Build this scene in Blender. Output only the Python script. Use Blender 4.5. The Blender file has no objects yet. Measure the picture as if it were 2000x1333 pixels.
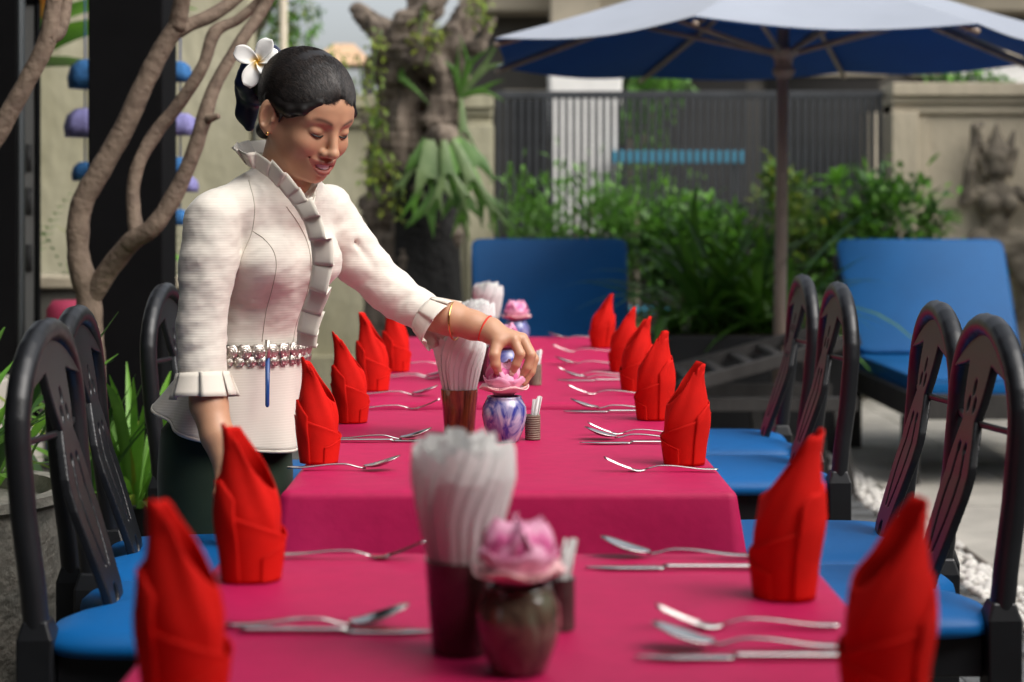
import bpy, bmesh, math, random
import numpy as np
from mathutils import Vector, Matrix, noise as mnoise
R = math.radians
random.seed(7); RNG = np.random.default_rng(7)
S = bpy.context.scene
COL = S.collection
# ---------------------------------------------------------------- camera
CAM_H, FPX = 1.21, 3400.0
cam = bpy.data.cameras.new('camera'); camo = bpy.data.objects.new('camera', cam); COL.objects.link(camo)
camo.location = (0, 0, CAM_H); camo.rotation_euler = (R(90), 0, 0)
cam.sensor_width = 36; cam.lens = 36*FPX/2000; cam.shift_x = .0075; cam.shift_y = -.1233
cam.clip_start = .05; cam.clip_end = 400
cam.dof.use_dof = True; cam.dof.focus_distance = 3.36; cam.dof.aperture_fstop = 3.3; cam.dof.aperture_blades = 9
S.camera = camo
S.render.resolution_x = 1024; S.render.resolution_y = 682
# ---------------------------------------------------------------- sky and sun
SUN_EL, SUN_AZ = 46, 122           # azimuth clockwise from +Y
w = bpy.data.worlds.new('World'); S.world = w; w.use_nodes = True
nt = w.node_tree; sky = nt.nodes.new('ShaderNodeTexSky'); sky.sky_type = 'NISHITA'; sky.sun_disc = False
sky.sun_elevation = R(SUN_EL); sky.sun_rotation = R(SUN_AZ); sky.air_density = 1.0; sky.dust_density = 5.0; sky.ozone_density = 1.0
hs0 = nt.nodes.new('ShaderNodeHueSaturation'); hs0.inputs['Saturation'].default_value = .35; nt.links.new(sky.outputs[0], hs0.inputs['Color'])   # thin overcast
nt.links.new(hs0.outputs[0], nt.nodes['Background'].inputs[0]); nt.nodes['Background'].inputs[1].default_value = .15
sl = bpy.data.lights.new('sun', 'SUN'); sl.energy = 1.45; sl.angle = R(70); sl.color = (1, .975, .94)
so = bpy.data.objects.new('sun', sl); COL.objects.link(so)
sd = Vector((math.sin(R(SUN_AZ))*math.cos(R(SUN_EL)), math.cos(R(SUN_AZ))*math.cos(R(SUN_EL)), math.sin(R(SUN_EL))))
so.rotation_euler = sd.to_track_quat('Z', 'Y').to_euler()
S.view_settings.view_transform = 'Standard'; S.view_settings.look = 'None'; S.view_settings.gamma = 1
S.view_settings.exposure = 0.6
# ---------------------------------------------------------------- helpers
def at(px, py, Y):                 # photo position at real distance Y -> world point
    return Vector(((px-985)*Y/FPX, Y, CAM_H+(420-py)*Y/FPX))
def tag(o, label=None, cat=None, group=None, kind=None):
    if label: o['label'] = label
    if cat: o['category'] = cat
    if group: o['group'] = group
    if kind: o['kind'] = kind
    return o
def thing(name, label, cat, loc=(0,0,0), rz=0, group=None):
    o = bpy.data.objects.new(name, None); COL.objects.link(o); o.empty_display_size = .1
    o.location = loc; o.rotation_euler = (0, 0, rz)
    return tag(o, label, cat, group)
class MB:
    def __init__(s): s.v = []; s.f = []
    def add(s, vs, fs):
        n = len(s.v); s.v += [tuple(v) for v in vs]; s.f += [tuple(i+n for i in f) for f in fs]; return s
    def box(s, c, d, rot=None):
        c = Vector(c); h = [x/2 for x in d]; vs = []
        for sx in (-1,1):
            for sy in (-1,1):
                for sz in (-1,1):
                    p = Vector((sx*h[0], sy*h[1], sz*h[2]))
                    if rot is not None: p = rot @ p
                    vs.append(c+p)
        return s.add(vs, [(0,1,3,2),(4,6,7,5),(0,4,5,1),(2,3,7,6),(0,2,6,4),(1,5,7,3)])
    def bar(s, a, b, w, h, up=(0,0,1)):
        a = Vector(a); b = Vector(b); d = (b-a); L = d.length; d.normalize()
        sd = d.cross(Vector(up)).normalized(); u = sd.cross(d)
        return s.box((a+b)/2, (L, w, h), Matrix((d, sd, u)).transposed())
    def tube(s, pts, rad, n=10, caps=True, flat=1.0, ref=(0,0,1)):
        pts = [Vector(p) for p in pts]; m = len(pts)
        if not hasattr(rad, '__len__'): rad = [rad]*m
        vs = []; fs = []; ref = Vector(ref); prev = None
        for i, p in enumerate(pts):
            t = (pts[min(i+1,m-1)]-pts[max(i-1,0)]).normalized()
            if prev is None:
                a = t.cross(ref)
                if a.length < 1e-3: a = t.cross(Vector((1,0,0)))
            else: a = prev - t*prev.dot(t)
            a.normalize(); prev = a; b = t.cross(a)
            for k in range(n):
                q = 2*math.pi*k/n
                vs.append(p + (a*math.cos(q) + b*math.sin(q)*flat)*rad[i])
        for i in range(m-1):
            for k in range(n):
                fs.append((i*n+k, i*n+(k+1)%n, (i+1)*n+(k+1)%n, (i+1)*n+k))
        if caps:
            fs.append(tuple(range(n-1,-1,-1))); fs.append(tuple((m-1)*n+k for k in range(n)))
        return s.add(vs, fs)
    def lathe(s, prof, n=32, c=(0,0,0), caps=False, fr=None):
        vs = []; fs = []; c = Vector(c); m = len(prof)
        for i,(r,z) in enumerate(prof):
            for k in range(n):
                q = 2*math.pi*k/n; rr = r*(fr(q,i) if fr else 1)
                vs.append(c+Vector((rr*math.cos(q), rr*math.sin(q), z)))
        for i in range(m-1):
            for k in range(n): fs.append((i*n+k, i*n+(k+1)%n, (i+1)*n+(k+1)%n, (i+1)*n+k))
        if caps: fs.append(tuple(range(n-1,-1,-1))); fs.append(tuple((m-1)*n+k for k in range(n)))
        return s.add(vs, fs)
    def grid(s, fn, nu, nv, wrap=False):
        vs = []; fs = []
        for i in range(nu+1):
            for j in range(nv if wrap else nv+1): vs.append(fn(i/nu, j/nv))
        c = nv if wrap else nv+1
        for i in range(nu):
            for j in range(nv):
                j2 = (j+1) % c if wrap else j+1
                fs.append((i*c+j, i*c+j2, (i+1)*c+j2, (i+1)*c+j))
        return s.add(vs, fs)
    def leaf(s, base, d, L, W, droop=0, n=4, fold=.25, up=(0,0,1), shape=None, twist=0):
        base = Vector(base); d = Vector(d).normalized(); up = Vector(up)
        sd = d.cross(up)
        if sd.length < 1e-3: sd = Vector((1,0,0))
        sd.normalize(); nn = sd.cross(d)
        if twist: 
            rm = Matrix.Rotation(twist, 3, d); sd = rm@sd; nn = rm@nn
        vs = []; p = base.copy(); dd = d.copy()
        for i in range(n+1):
            t = i/n
            ww = W*(shape(t) if shape else max(.06, math.sin(math.pi*min(1,(t*.93+.05)))**.8))/2
            vs += [p - sd*ww + nn*ww*fold, p.copy(), p + sd*ww + nn*ww*fold]
            dd = (dd + Vector((0,0,-droop/n))).normalized(); p = p + dd*(L/n)
        fs = []
        for i in range(n):
            a = i*3; fs += [(a,a+1,a+4,a+3),(a+1,a+2,a+5,a+4)]
        return s.add(vs, fs)
    def mesh(s, name, m, smooth=True):
        me = bpy.data.meshes.new(name); me.from_pydata(s.v, [], s.f); me.update()
        if m: me.materials.append(m)
        if smooth: me.shade_smooth()
        return me
    def build(s, name, m, parent=None, smooth=True, bevel=0, solid=0, sub=0, loc=None, auto=None, kind=None):
        o = bpy.data.objects.new(name, s.mesh(name, m, smooth)); COL.objects.link(o)
        if parent: o.parent = parent
        if loc is not None: o.location = loc
        mods(o, bevel, solid, sub)
        if auto: o.data.set_sharp_from_angle(angle=R(auto))
        if kind: o['kind'] = kind
        return o
def mods(o, bevel=0, solid=0, sub=0):
    if solid: x = o.modifiers.new('s','SOLIDIFY'); x.thickness = abs(solid); x.offset = -1 if solid > 0 else 0
    if bevel: x = o.modifiers.new('b','BEVEL'); x.width = bevel; x.segments = 2; x.limit_method = 'ANGLE'; x.angle_limit = R(40); o.data.shade_flat()
    if sub: x = o.modifiers.new('u','SUBSURF'); x.levels = sub; x.render_levels = sub
def copy_tree(o, parent=None):
    c = o.copy(); COL.objects.link(c); c.parent = parent
    for ch in o.children: copy_tree(ch, c)
    return c
def spline(pts, n=8):              # Catmull-Rom through points
    P = [Vector(p) for p in pts]; P = [P[0]*2-P[1]] + P + [P[-1]*2-P[-2]]; out = []
    for i in range(1, len(P)-2):
        for k in range(n):
            t = k/n; a,b,c,d = P[i-1],P[i],P[i+1],P[i+2]
            out.append(.5*((2*b)+(c-a)*t+(2*a-5*b+4*c-d)*t*t+(3*b-a-3*c+d)*t**3))
    out.append(P[-2].copy()); return out
def lerps(vals, n):                # matching interpolation of radii for spline()
    out = []
    for i in range(len(vals)-1): out += [vals[i]+(vals[i+1]-vals[i])*k/n for k in range(n)]
    return out+[vals[-1]]
# ---------------------------------------------------------------- materials
def mat(name, col, rough=.6, var=0, vscale=8, bump=0, bscale=60, metal=0, col2=None, coat=0, trans=0, spec=None, sheen=0, sss=0, vec='Object', stretch=None, detail=4, alpha=None):
    m = bpy.data.materials.new(name); m.use_nodes = True; t = m.node_tree; N = t.nodes; b = N['Principled BSDF']
    c = (*col, 1); b.inputs['Base Color'].default_value = c; b.inputs['Roughness'].default_value = rough; b.inputs['Metallic'].default_value = metal
    if coat: b.inputs['Coat Weight'].default_value = coat; b.inputs['Coat Roughness'].default_value = .08
    if trans: b.inputs['Transmission Weight'].default_value = trans
    if spec is not None: b.inputs['Specular IOR Level'].default_value = spec
    if sheen: b.inputs['Sheen Weight'].default_value = sheen; b.inputs['Sheen Roughness'].default_value = .4
    if sss: b.inputs['Subsurface Weight'].default_value = sss; b.inputs['Subsurface Radius'].default_value = (.012,.005,.003); b.inputs['Subsurface Scale'].default_value = 1.0
    tc = N.new('ShaderNodeTexCoord'); src = tc.outputs[vec]
    if stretch:
        mp = N.new('ShaderNodeMapping'); mp.inputs['Scale'].default_value = stretch; t.links.new(src, mp.inputs[0]); src = mp.outputs[0]
    if var or col2:
        n = N.new('ShaderNodeTexNoise'); n.inputs['Scale'].default_value = vscale; n.inputs['Detail'].default_value = detail; n.inputs['Roughness'].default_value = .6
        t.links.new(src, n.inputs['Vector'])
        rp = N.new('ShaderNodeValToRGB'); rp.color_ramp.elements[0].position = .32; rp.color_ramp.elements[1].position = .68
        lo = col2 if col2 else [x*(1-var) for x in col]; hi = col if col2 else [min(1,x*(1+var)) for x in col]
        rp.color_ramp.elements[0].color = (*lo,1); rp.color_ramp.elements[1].color = (*hi,1)
        t.links.new(n.outputs[0], rp.inputs[0]); t.links.new(rp.outputs[0], b.inputs['Base Color'])
    if bump:
        n2 = N.new('ShaderNodeTexNoise'); n2.inputs['Scale'].default_value = bscale; n2.inputs['Detail'].default_value = 5
        t.links.new(src, n2.inputs['Vector'])
        bp = N.new('ShaderNodeBump'); bp.inputs['Strength'].default_value = bump; bp.inputs['Distance'].default_value = .6/bscale
        t.links.new(n2.outputs[0], bp.inputs['Height']); t.links.new(bp.outputs[0], b.inputs['Normal'])
    return m
def leafmat(name, col, col2, rough=.45, trans=.35, vscale=6):
    m = mat(name, col, rough, col2=col2, vscale=vscale); t = m.node_tree; N = t.nodes; b = N['Principled BSDF']
    tr = N.new('ShaderNodeBsdfTranslucent'); mx = N.new('ShaderNodeMixShader'); mx.inputs[0].default_value = trans
    src = b.inputs['Base Color'].links[0].from_socket; t.links.new(src, tr.inputs[0])
    t.links.new(b.outputs[0], mx.inputs[1]); t.links.new(tr.outputs[0], mx.inputs[2]); t.links.new(mx.outputs[0], N['Material Output'].inputs[0])
    return m
def wavebump(m, scale, axis='Z', strength=.4, dist=.002, distort=0):
    t = m.node_tree; N = t.nodes; b = N['Principled BSDF']
    wv = N.new('ShaderNodeTexWave'); wv.bands_direction = axis; wv.inputs['Scale'].default_value = scale; wv.inputs['Distortion'].default_value = distort
    tc = N.new('ShaderNodeTexCoord'); t.links.new(tc.outputs['Object'], wv.inputs[0])
    bp = N.new('ShaderNodeBump'); bp.inputs['Strength'].default_value = strength; bp.inputs['Distance'].default_value = dist
    t.links.new(wv.outputs['Fac'], bp.inputs['Height'])
    if b.inputs['Normal'].links: t.links.new(b.inputs['Normal'].links[0].from_socket, bp.inputs['Normal'])
    t.links.new(bp.outputs[0], b.inputs['Normal']); return m
# ---------------------------------------------------------------- implicit solids (smooth unions), meshed by surface nets
class SDF:
    def __init__(s, lo, hi, h):
        s.lo = np.array(lo, np.float32); s.h = h
        s.n = np.ceil((np.array(hi)-s.lo)/h).astype(int)+1
        s.d = np.full(tuple(s.n), .3, np.float32)
        s.ax = [s.lo[i]+h*np.arange(s.n[i], dtype=np.float32) for i in range(3)]
    def sub(s, lo, hi):
        sl = []
        for i in range(3):
            a = int(max(0, math.floor((lo[i]-s.lo[i])/s.h))); b = int(min(s.n[i], math.ceil((hi[i]-s.lo[i])/s.h)+1))
            if b <= a: return None
            sl.append(slice(a,b))
        return tuple(sl), s.ax[0][sl[0]][:,None,None], s.ax[1][sl[1]][None,:,None], s.ax[2][sl[2]][None,None,:]
    def comb(s, sl, e, k, op):
        d = s.d[sl]
        if op == 'u':
            if k: hh = np.maximum(k-np.abs(d-e),0)/k; s.d[sl] = np.minimum(d,e)-hh*hh*k*.25
            else: s.d[sl] = np.minimum(d,e)
        elif op == 's':
            e = -e
            if k: hh = np.maximum(k-np.abs(d-e),0)/k; s.d[sl] = np.maximum(d,e)+hh*hh*k*.25
            else: s.d[sl] = np.maximum(d,e)
    def cone(s, a, b, ra, rb, k=.01, op='u'):
        a = np.array(a, float); b = np.array(b, float); m = max(ra,rb)+k+3*s.h
        r = s.sub(np.minimum(a,b)-m, np.maximum(a,b)+m)
        if r is None: return s
        sl,X,Y,Z = r; ba = b-a; L2 = float(ba@ba)+1e-12
        t = np.clip(((X-a[0])*ba[0]+(Y-a[1])*ba[1]+(Z-a[2])*ba[2])/L2, 0, 1)
        e = np.sqrt((X-a[0]-t*ba[0])**2+(Y-a[1]-t*ba[1])**2+(Z-a[2]-t*ba[2])**2)-(ra+(rb-ra)*t)
        s.comb(sl, e.astype(np.float32), k, op); return s
    def chain(s, pts, rads, k=.01, op='u'):
        for i in range(len(pts)-1): s.cone(pts[i], pts[i+1], rads[i], rads[i+1], k, op)
        return s
    def ell(s, c, r, M=None, k=.01, op='u'):           # M rows = local axes in world
        c = np.array(c, float); r = np.array(r, float); M = np.eye(3) if M is None else np.array(M, float)
        ext = np.sqrt(((M*r[:,None])**2).sum(0))+k+3*s.h
        q = s.sub(c-ext, c+ext)
        if q is None: return s
        sl,X,Y,Z = q; X = X-c[0]; Y = Y-c[1]; Z = Z-c[2]
        k0 = 0; k1 = 0
        for i in range(3):
            u = X*M[i,0]+Y*M[i,1]+Z*M[i,2]
            k0 = k0+(u/r[i])**2; k1 = k1+(u/r[i]**2)**2
        k0 = np.sqrt(k0); k1 = np.sqrt(k1)+1e-9
        s.comb(sl, (k0*(k0-1)/k1).astype(np.float32), k, op); return s
    def field(s, fn, k=0, op='u', lo=None, hi=None):
        r = s.sub(s.lo if lo is None else lo, (s.lo+s.n*s.h) if hi is None else hi)
        if r is None: return s
        sl,X,Y,Z = r; e = np.broadcast_to(fn(X,Y,Z), s.d[sl].shape).astype(np.float32); s.comb(sl, e, k, op); return s
    def mesh(s, smooth=1):
        d = s.d; d[0]=.1; d[-1]=.1; d[:,0]=.1; d[:,-1]=.1; d[:,:,0]=.1; d[:,:,-1]=.1
        g = d < 0; nx,ny,nz = d.shape
        cnt = np.zeros((nx-1,ny-1,nz-1), np.int8)
        offs = [(i,j,k) for i in (0,1) for j in (0,1) for k in (0,1)]
        for (i,j,k) in offs: cnt += g[i:nx-1+i, j:ny-1+j, k:nz-1+k]
        act = (cnt>0)&(cnt<8); I,J,K = np.nonzero(act)
        idx = np.full(act.shape, -1, np.int32); idx[act] = np.arange(len(I))
        acc = np.zeros((len(I),3)); num = np.zeros(len(I))
        cor = {o: d[I+o[0],J+o[1],K+o[2]].astype(float) for o in offs}
        for o in offs:
            for ax in range(3):
                if o[ax]: continue
                p = list(o); p[ax] = 1; p = tuple(p); a = cor[o]; b = cor[p]; m = (a<0)!=(b<0)
                t = np.where(m, a/np.where(m, a-b, 1), 0); pos = np.tile(np.array(o, float),(len(I),1)); pos[:,ax] += t
                acc += pos*m[:,None]; num += m
        V = (np.stack([I,J,K],1)+acc/num[:,None])*s.h+s.lo
        Q = []
        for ax in range(3):
            a = np.moveaxis(g, ax, 0); ii = np.moveaxis(idx, ax, 0)
            cr = a[:-1]!=a[1:]; cr = cr[:,1:-1,1:-1]; A,B,C = np.nonzero(cr); B = B+1; C = C+1
            q = np.stack([ii[A,B-1,C-1], ii[A,B,C-1], ii[A,B,C], ii[A,B-1,C]],1)
            fl = ~a[A,B,C] ^ (ax==1); q[fl] = q[fl][:,::-1]; Q.append(q)
        Q = np.concatenate(Q)
        for _ in range(smooth):
            n = np.zeros_like(V); c = np.zeros(len(V))
            for e in range(4):
                a = Q[:,e]; b = Q[:,(e+1)%4]
                np.add.at(n, a, V[b]); np.add.at(c, a, 1); np.add.at(n, b, V[a]); np.add.at(c, b, 1)
            V = V*.5+.5*n/np.maximum(c,1)[:,None]
        return V, Q
def np_mesh(name, VQ, m, parent=None, off=None, smooth=True):
    V = np.concatenate([v for v,_ in VQ]); n = 0; Q = []
    for v,q in VQ: Q.append(q+n); n += len(v)
    Q = np.concatenate(Q)
    if off is not None: V = V-np.array(off)
    me = bpy.data.meshes.new(name); me.vertices.add(len(V)); me.vertices.foreach_set('co', V.astype(np.float32).ravel())
    me.loops.add(Q.size); me.loops.foreach_set('vertex_index', Q.astype(np.int32).ravel())
    me.polygons.add(len(Q)); me.polygons.foreach_set('loop_start', np.arange(0, Q.size, 4, dtype=np.int32))
    me.update(calc_edges=True); me.validate()
    if m: me.materials.append(m)
    if smooth: me.shade_smooth()
    o = bpy.data.objects.new(name, me); COL.objects.link(o)
    if parent: o.parent = parent
    return o
# ================================================================ setting
M = {}
M['ground'] = mat('ground_concrete', (.11,.105,.095), .85, var=.25, vscale=2, bump=.3, bscale=40)
M['slab'] = mat('paving_slab', (.47,.44,.38), .75, var=.18, vscale=3, bump=.25, bscale=50)
M['brickdark'] = mat('dark_paver', (.12,.125,.125), .75, var=.25, vscale=7, bump=.4, bscale=70)
M['pebble'] = mat('white_pebble', (.72,.69,.63), .6, var=.15, vscale=12)
M['conc'] = mat('weathered_concrete', (.58,.505,.375), .9, col2=(.40,.35,.255), vscale=1.6, bump=.35, bscale=14, detail=8, stretch=(1,1,.45))
M['concL'] = mat('mossy_concrete', (.45,.42,.30), .92, col2=(.27,.25,.155), vscale=1.5, bump=.35, bscale=12, detail=8, stretch=(1,1,.5))
M['stone'] = mat('carved_stone', (.24,.205,.15), .9, col2=(.07,.058,.045), vscale=9, bump=.5, bscale=40)
M['black'] = mat('black_paint', (.003,.003,.0035), .85, var=.3, vscale=4, spec=.12)
M['gate'] = mat('charcoal_metal', (.033,.036,.040), .5, var=.3, vscale=6)
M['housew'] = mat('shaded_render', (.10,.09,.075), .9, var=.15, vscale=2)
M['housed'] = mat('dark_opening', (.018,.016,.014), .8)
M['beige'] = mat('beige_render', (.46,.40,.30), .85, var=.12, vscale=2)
M['white'] = mat('white_render', (.80,.78,.74), .7, var=.05)
M['teal'] = mat('teal_paint', (.045,.28,.42), .5)
M['asph'] = mat('asphalt', (.06,.058,.055), .9, var=.3, vscale=9)
def struct(o): o['kind'] = 'structure'; return o
g = MB().add([(-40,-12,0),(40,-12,0),(40,120,0),(-40,120,0)], [(0,1,2,3)]).build('ground', M['ground']); struct(g)
sm = [MB().box((0,0,.011), (.592,.592,.022)).mesh('paving_slab', M['slab'], False) for _ in range(1)]
def piece(me, name, parent, loc, rz=0, sc=1):
    o = bpy.data.objects.new(name, me); COL.objects.link(o); o.parent = parent; o.location = loc; o.rotation_euler = (0,0,rz)
    o.scale = (sc,sc,sc) if not hasattr(sc,'__len__') else sc; return o
for i in range(4):
    for j in range(12):
        piece(sm[0], 'paving_slab', g, (1.945+i*.6, 5.0+j*.6, .002*random.random()))
bme = MB().box((0,0,.008), (.196,.096,.016)).mesh('paving_brick', M['brickdark'], False)
for i in range(4):
    for j in range(48):
        piece(bme, 'paving_brick', g, (1.37-i*.2+(.1 if j%2 else 0)-.09, 3.9+j*.1, random.uniform(-.001,.0015)))
peb = MB()
for _ in range(900):
    r = random.uniform(.010,.022); x = random.uniform(1.495,1.635); y = random.uniform(4.6,9.5); z = .006+random.random()*.02
    a = random.random()*6; n = 6
    peb.add([(x+r*math.cos(a+q*1.047)*(1.2 if q%3 else .9), y+r*math.sin(a+q*1.047), z) for q in range(6)]+[(x+.55*r*math.cos(a+q*1.047), y+.55*r*math.sin(a+q*1.047), z+r*.6) for q in range(6)]+[(x+.9*r*math.cos(a+q*1.047), y+.9*r*math.sin(a+q*1.047), z-r*.6) for q in range(6)],
            [(6,7,8,9,10,11)]+[(q,(q+1)%6,(q+1)%6+6,q+6) for q in range(6)]+[((q+1)%6,q,q+12,(q+1)%6+12) for q in range(6)])
tag(peb.build('white_pebbles', M['pebble']), 'strip of white pebbles between dark pavers and beige slabs', 'pebbles', kind='stuff')

# ---- right garden wall with moulded frame, and carved figure
GY = 12.0
def wallpiece(name, lab, x0, x1, h, m, side):
    t = thing(name, lab, 'wall', ((x0+x1)/2, GY, 0)); W = x1-x0
    def b(n, cx, cz, dx, dz, y0, y1, bev=.008): return MB().box((cx,(y0+y1)/2,cz),(dx,y1-y0,dz)).build(n, m, t, bevel=bev)
    b('wall_panel', 0, h/2-.03, W-.02, h-.06, .0, .25)
    b('coping', 0, h-.045, W+.0, .09, -.10, .27)
    b('coping_moulding', 0, h-.115, W-.01, .05, -.065, .26); b('frame_moulding', 0, h-.175, W-.02, .07, -.035, .255)
    for sx in side:
        b('pilaster', sx*(W/2-.09), h/2-.10, .18, h-.2, -.085, .265); b('pilaster_moulding', sx*(W/2-.215), h/2-.12, .07, h-.24, -.04, .262)
    b('plinth', 0, .12, W+.01, .24, -.11, .268)
    return t
wallpiece('garden_wall', 'weathered concrete garden wall with moulded frame, carrying the carved figure', 2.655, 7.2, 2.115, M['conc'], (-1,1))
wallpiece('garden_wall', 'mossy concrete garden wall with moulded pilaster behind the gnarled tree', -1.72, -.075, 2.03, M['concL'], (1,))
# tall boundary wall at far left
tl = thing('boundary_wall', 'tall stained concrete boundary wall behind the black pillar and the waitress', 'wall', (-4.2,12.1,0))
MB().box((0,0,1.75),(4.9,.3,3.5)).build('wall_panel', M['concL'], tl, bevel=.01)
MB().box((0,-.02,3.45),(5.0,.4,.12)).build('coping', M['concL'], tl, bevel=.01)
dp = MB().tube([(-1.505,11.86,0),(-1.505,11.86,3.6)], .026, 12).build('downpipe', M['beige']); tag(dp, 'pale vertical downpipe running up the end of tall boundary wall', 'pipe')

# ---- sliding gate of vertical bars
gt = thing('sliding_gate', 'charcoal metal gate of close vertical bars between the two garden walls', 'gate', (1.29,GY+.12,0))
bar = MB().box((0,0,1.05),(.026,.045,1.94)).mesh('bar', M['gate'], False)
NB = 52
for i in range(NB): piece(bar, 'bar', gt, (-1.325+i*(2.65/(NB-1)), 0, 0))
for z,hh in ((2.045,.05),(.06,.08)):
    MB().box((0,0,z),(2.70,.05,hh)).build('rail', M['gate'], gt, bevel=.004)
MB().box((0,.045,1.0),(2.68,.03,.05)).build('rail', M['gate'], gt, bevel=.004)
# ---- beyond the gate
hs = thing('neighbouring_house', 'shaded house across the lane with dark openings and beige column', 'house', (2.3,19,0))
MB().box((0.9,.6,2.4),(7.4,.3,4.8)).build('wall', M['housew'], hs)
for (x,z,wd,hh) in ((-1.85,1.75,.75,1.5),(-.3,1.6,1.4,2.6),(1.25,2.0,1.25,1.5),(2.9,1.9,1.2,1.7)):
    wdo = MB().box((x,.42,z),(wd,.06,hh)).build('window', M['housed'], hs); 
    MB().box((x,.40,z+hh/2+.05),(wd+.16,.10,.10)).build('window_lintel', M['beige'], hs, bevel=.01)
MB().box((-1.55,-.3,2.4),(.52,.5,4.8)).build('column', M['beige'], hs, bevel=.02)
MB().box((1.95,-.3,1.15),(.75,.4,2.3)).build('column', M['beige'], hs, bevel=.02)
MB().box((.9,-.4,4.6),(7.6,2.0,.3)).build('roof', M['beige'], hs, bevel=.03)
MB().box((.9,.2,3.6),(7.4,.6,.35)).build('eave_beam', M['beige'], hs, bevel=.02)
lane = MB().add([(-12,13.2,.004),(14,13.2,.004),(14,18.2,.004),(-12,18.2,.004)],[(0,1,2,3)]).build('lane', M['asph']); struct(lane)
# big tapered white planter
wp = thing('tall_planter', 'big tapered white planter standing beyond the metal gate', 'planter', (.66,14.4,0))
def sq(r, z): return [(-r,-r,z),(r,-r,z),(r,r,z),(-r,r,z)]
mb = MB(); rr = [(.22,.0),(.30,2.5),(.26,2.5),(.25,2.42)]
for i,(r,z) in enumerate(rr): mb.v += sq(r,z)
for i in range(3):
    for k in range(4): mb.f.append((i*4+k,i*4+(k+1)%4,(i+1)*4+(k+1)%4,(i+1)*4+k))
mb.f.append((12,13,14,15)); mb.f.append((3,2,1,0)); mb.build('pot', M['white'], wp, bevel=.015)
wb = thing('white_wall', 'low white wall glimpsed behind garden wall coping beside the parasol', 'wall', (4.7,14.5,0))
MB().box((0.25,0,1.25),(2.4,.2,2.5)).build('wall_panel', M['white'], wb, bevel=.02); MB().box((.25,-.02,2.53),(2.46,.26,.06)).build('coping', M['beige'], wb, bevel=.01)
# teal bench beyond gate
tb = thing('teal_bench', 'teal painted bench with plank top, seen through the gate bars', 'bench', (1.40,14.0,0))
MB().box((0,0,1.675),(1.06,.06,.1)).build('back_plank', M['teal'], tb, bevel=.006)
MB().box((0,-.2,.45),(1.06,.36,.05)).build('seat', M['teal'], tb, bevel=.006)
for sx in (-.48,.48):
    MB().box((sx,.05,.84),(.06,.05,1.62)).build('leg', M['gate'], tb, bevel=.004); MB().box((sx,-.34,.215),(.06,.05,.43)).build('leg', M['gate'], tb, bevel=.004)
# far gazebo roof at the left gap
gz = thing('gazebo', 'distant gazebo with tan hipped roof behind the garden wall', 'gazebo', (-1.62,17.5,0))
MB().add([(-.34,-.34,2.70),(.34,-.34,2.70),(.34,.34,2.70),(-.34,.34,2.70),(-.1,0,2.93),(.1,0,2.93)], [(0,1,5,4),(1,2,5),(2,3,4,5),(3,0,4),(3,2,1,0)]).build('roof', mat('tan_roof',(.55,.36,.22),.8,var=.15), gz, smooth=False)
for sx in (-.26,.26):
    for sy in (-.26,.26): MB().box((sx,sy,1.35),(.06,.06,2.70)).build('post', M['housed'], gz)
# dark eave band / tree line behind left wall
# ---- black pillars of the terrace roof, left
pl = MB().box((0,0,1.9),(.255,.255,3.8)).build('black_pillar', M['black'], None, bevel=.006, loc=(-1.29,6.05,0)); tag(pl,'broad black square pillar behind the young bare branched tree','pillar')
p2 = MB().box((0,0,1.9),(.20,.10,3.8)).build('black_pillar', M['black'], None, bevel=.006, loc=(-1.765,6.0,0)); tag(p2,'black pillar with slim grey strip beside the framed notice board','pillar')
st = MB().box((.1065,-.02,1.9),(.012,.05,3.78)).build('edge_strip', mat('grey_strip',(.07,.08,.085),.5), p2)
# terrace roof slab over the left (holds the pillars) and added shading facade behind the camera
rf = thing('terrace_roof', 'dark timber terrace roof carried by the black pillars', 'roof', (-2.9,3.4,3.8))
MB().box((0,0,.08),(3.5,7.6,.16)).build('roof_deck', M['black'], rf, bevel=.01)
for k in range(5): MB().box((0,-3.2+k*1.6,-.06),(3.4,.1,.12)).build('rafter', M['black'], rf, bevel=.005)
# framed notice board leaning on pillar
nb = thing('notice_board', 'narrow framed notice board standing between the black pillars', 'board', (-1.762,6.45,0), R(0))
MB().box((0,0,1.25),(.056,.03,1.48)).build('panel', mat('board_grey',(.42,.42,.40),.5), nb, bevel=.003)
for a,b_,c_,d_ in ((.034,1.25,.012,1.52),(-.034,1.25,.012,1.52)): MB().box((a,-.005,b_),(c_,.05,d_)).build('frame_edge', M['black'], nb, bevel=.003)
for z in (2.0,.5): MB().box((0,-.005,z),(.080,.05,.024)).build('frame_edge', M['black'], nb, bevel=.003)
for i,(z,cc) in enumerate(((1.42,(.1,.1,.1)),(1.26,(.1,.1,.1)),(1.05,(.08,.08,.08)))): MB().box((.005,-.018,z),(.022,.006,.10)).build('photo_print', mat('print%d'%i,cc,.5), nb)
for sx in (-.022,.022): MB().box((sx,.02,.25),(.02,.02,.5)).build('leg', M['black'], nb)
# unseen facade and roof slab added behind the photographer, shading the camera side
rb = thing('shade_facade', 'unseen dark facade added behind the photographer to shade the camera side', 'building', (0,-2.6,0))
MB().box((0,-.2,2.2),(11,.3,4.4)).build('wall', mat('facade',(.06,.045,.035),.8,var=.2), rb)
MB().box((0,1.4,2.95),(9,3.2,.16)).build('shade_awning', M['black'], rb, bevel=.01)
for i in range(4): MB().box((-4.5+i*3,-.03,1.15),(1.3,.06,2.3)).build('door', M['housed'], rb, bevel=.01)

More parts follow.
